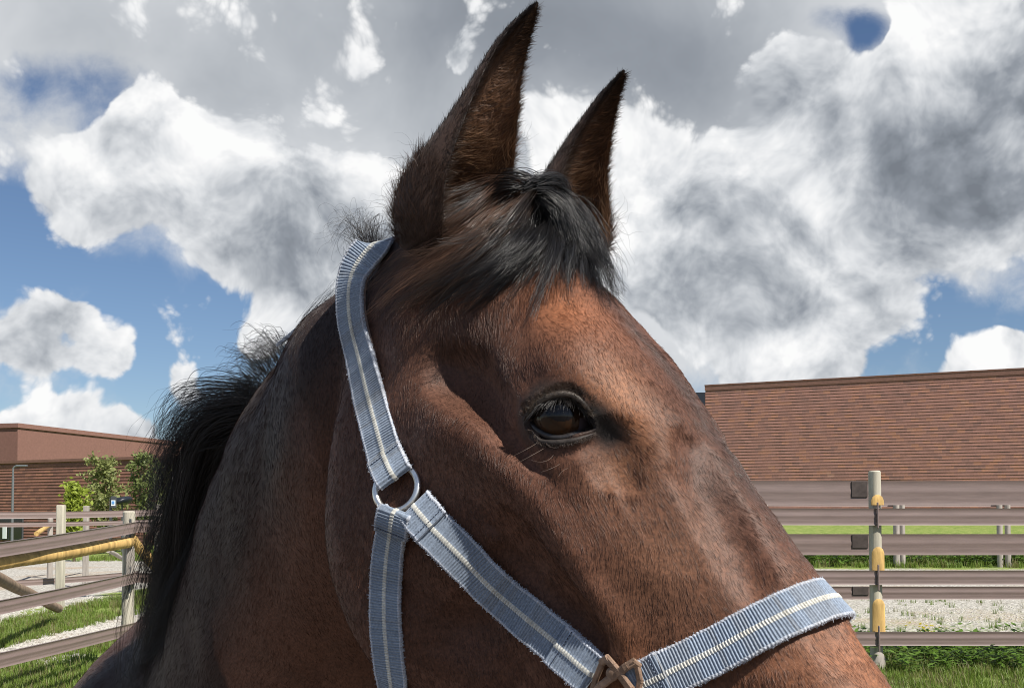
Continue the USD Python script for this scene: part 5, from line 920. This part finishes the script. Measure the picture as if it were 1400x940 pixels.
def loop(parent, base, nrm, along, length):
    """The doubled, stitched end of a strap: one more layer of webbing with a dark seam."""
    al = along / np.linalg.norm(along); nrm = nrm - al * (nrm @ al); nrm /= np.linalg.norm(nrm); P = np.array([base - al * .004 - nrm * .001, base - al * .0035 + nrm * .0022, base + al * .002 + nrm * .0036, base + al * length * .6 + nrm * .0036, base + al * length + nrm * .0034]); x = spline(P, 24); t = np.gradient(x, axis=0); t /= np.linalg.norm(t, axis=1, keepdims=True); b = np.cross(al, nrm); webbing(parent, 'folded_end', x, np.cross(b, t), W_ * 1.0, int(abs(base[0]) * 1e4) + 3)
    b = np.cross(al, nrm); k = np.linspace(-.46, .46, 12); q = base + al * length * .8 + nrm * .0052; part(parent, 'seam', trimesh.util.concatenate([tube([q + b * W_ * (x - .02), q + b * W_ * (x + .025)], .0004, 5) for x in k]), 'thread_dark', kind='stuff')
crown()
def straps():
    # throat strap: from the ring down behind the jaw
    C, M = on_skin([(538,722), (533,770), (527,820), (528,870), (538,915), (556,960)], .004, 60, 4); P = np.vstack([near_ring(541,706, .003)[None], C[3:]]); N = np.vstack([RN[None], M[3:]]); N = ndi.gaussian_filter1d(N, 3, axis=0, mode='nearest'); p, *_ = webbing(halter, 'throat_strap', P, N, W_ * .92, 2); loop(p, P[0], N[0], P[6] - P[0], .014)
    # cheek strap from the ring to the square by the mouth
    C, M = on_skin([(590,718), (640,765), (690,812), (740,856), (790,896), (818,920)], .0075, 70, 4); P = np.vstack([near_ring(572,697, .003)[None], C[2:]]); N = np.vstack([RN[None], M[2:]]); N = ndi.gaussian_filter1d(N, 3, axis=0, mode='nearest'); p, *_ = webbing(halter, 'cheek_strap', P, N, W_, 3); loop(p, P[0], N[0], P[6] - P[0], .018); loop(p, P[-1], N[-1], P[-12] - P[-1], .028)
    # noseband over the bridge of the nose and round the far side
    near, nn = trace([(868,940), (905,924), (950,903), (1000,879), (1050,853), (1095,833), (1120,823)], 0, .012); hN = toH(near); m = hN[hN[:, 1] > .4]; farp = (m * [1, -1, 1])[::-1]
    Hc = np.vstack([m, farp]); P = Hs(Hc); P = spline(P, 120)
    for _ in range(3): g = grad(f_horse, P, .004); P = P - f_horse(P)[:, None] * g / np.maximum((g * g).sum(1), .2)[:, None]
    P = ndi.gaussian_filter1d(P, 3, axis=0, mode='nearest'); N = grad(f_horse, P, .012); N = ndi.gaussian_filter1d(N / np.linalg.norm(N, axis=1, keepdims=True), 5, axis=0, mode='nearest'); N /= np.linalg.norm(N, axis=1, keepdims=True); P = P + N * (.0036 + .001 * np.exp(-((np.linspace(0, 1, 120) - .5) / .1) ** 2))[:, None]; p, *_ = webbing(halter, 'noseband', P, N, W_, 4); loop(p, P[0], N[0], P[14] - P[0], .022)
    # cast square joining them: crossed arms between two loops
    c, n = trace([(844,918)], .0075, .02); c, n = c[0], n[0]; D = np.linalg.norm(c - EYE) / F_PX
    def q(u, v, l=0.0): d = ray(u, v); t = ((c + n * l - EYE) @ n) / (d @ n); return EYE + d * t
    b = thing_part(halter, 'buckle')
    def bar(pts, w=.0052, t=.0034, nm='arm'):
        """A flat cast bar with chamfered edges through points."""
        import manifold3d as m3
        P = [q(u, v, l) for u, v, l in pts]; out = None
        for a_, c_ in zip(P[:-1], P[1:]):
            d_ = (c_ - a_) / np.linalg.norm(c_ - a_); s_ = np.cross(d_, n); s_ /= np.linalg.norm(s_); m_ = np.cross(s_, d_); V = []
            for e, sg in ((a_, -1), (c_, 1)):
                for x, y in ((1, .5), (1, -.5), (-1, .5), (-1, -.5), (.6, 1), (.6, -1), (-.6, 1), (-.6, -1)): V.append(e + s_ * x * w / 2 + m_ * y * t / 2 + d_ * sg * w * .32)
            h = m3.Manifold.hull_points(np.array(V)); out = h if out is None else out + h
        part(b, nm, out, 'rusty_brass', smooth=35)
    bar([(846,919,.002), (837,908,.0022), (830,900,.001), (824,904,-.001)]); bar([(846,919,.0024), (856,911,.0022), (866,905,.001), (871,909,-.001)]); bar([(846,919,.002), (834,927,.002), (820,938,.001), (808,954,-.001)]); bar([(846,919,.0024), (854,930,.002), (863,942,.001), (870,956,-.001)])
    bar([(824,904,-.001), (815,926,-.001), (807,954,-.001)], .004, .003, 'bar'); bar([(871,909,-.001), (875,930,-.001), (871,956,-.001)], .004, .003, 'bar')
def thing_part(parent, name):
    m = trimesh.creation.icosphere(2); c, n = trace([(846,917)], .0085, .02); m.vertices = m.vertices * .0046 * [1, 1, 1]; m.vertices -= n[0] * (m.vertices @ n[0])[:, None] * .45; m.vertices += c[0]; return part(parent, name, m, 'rusty_brass', smooth=True)
straps()
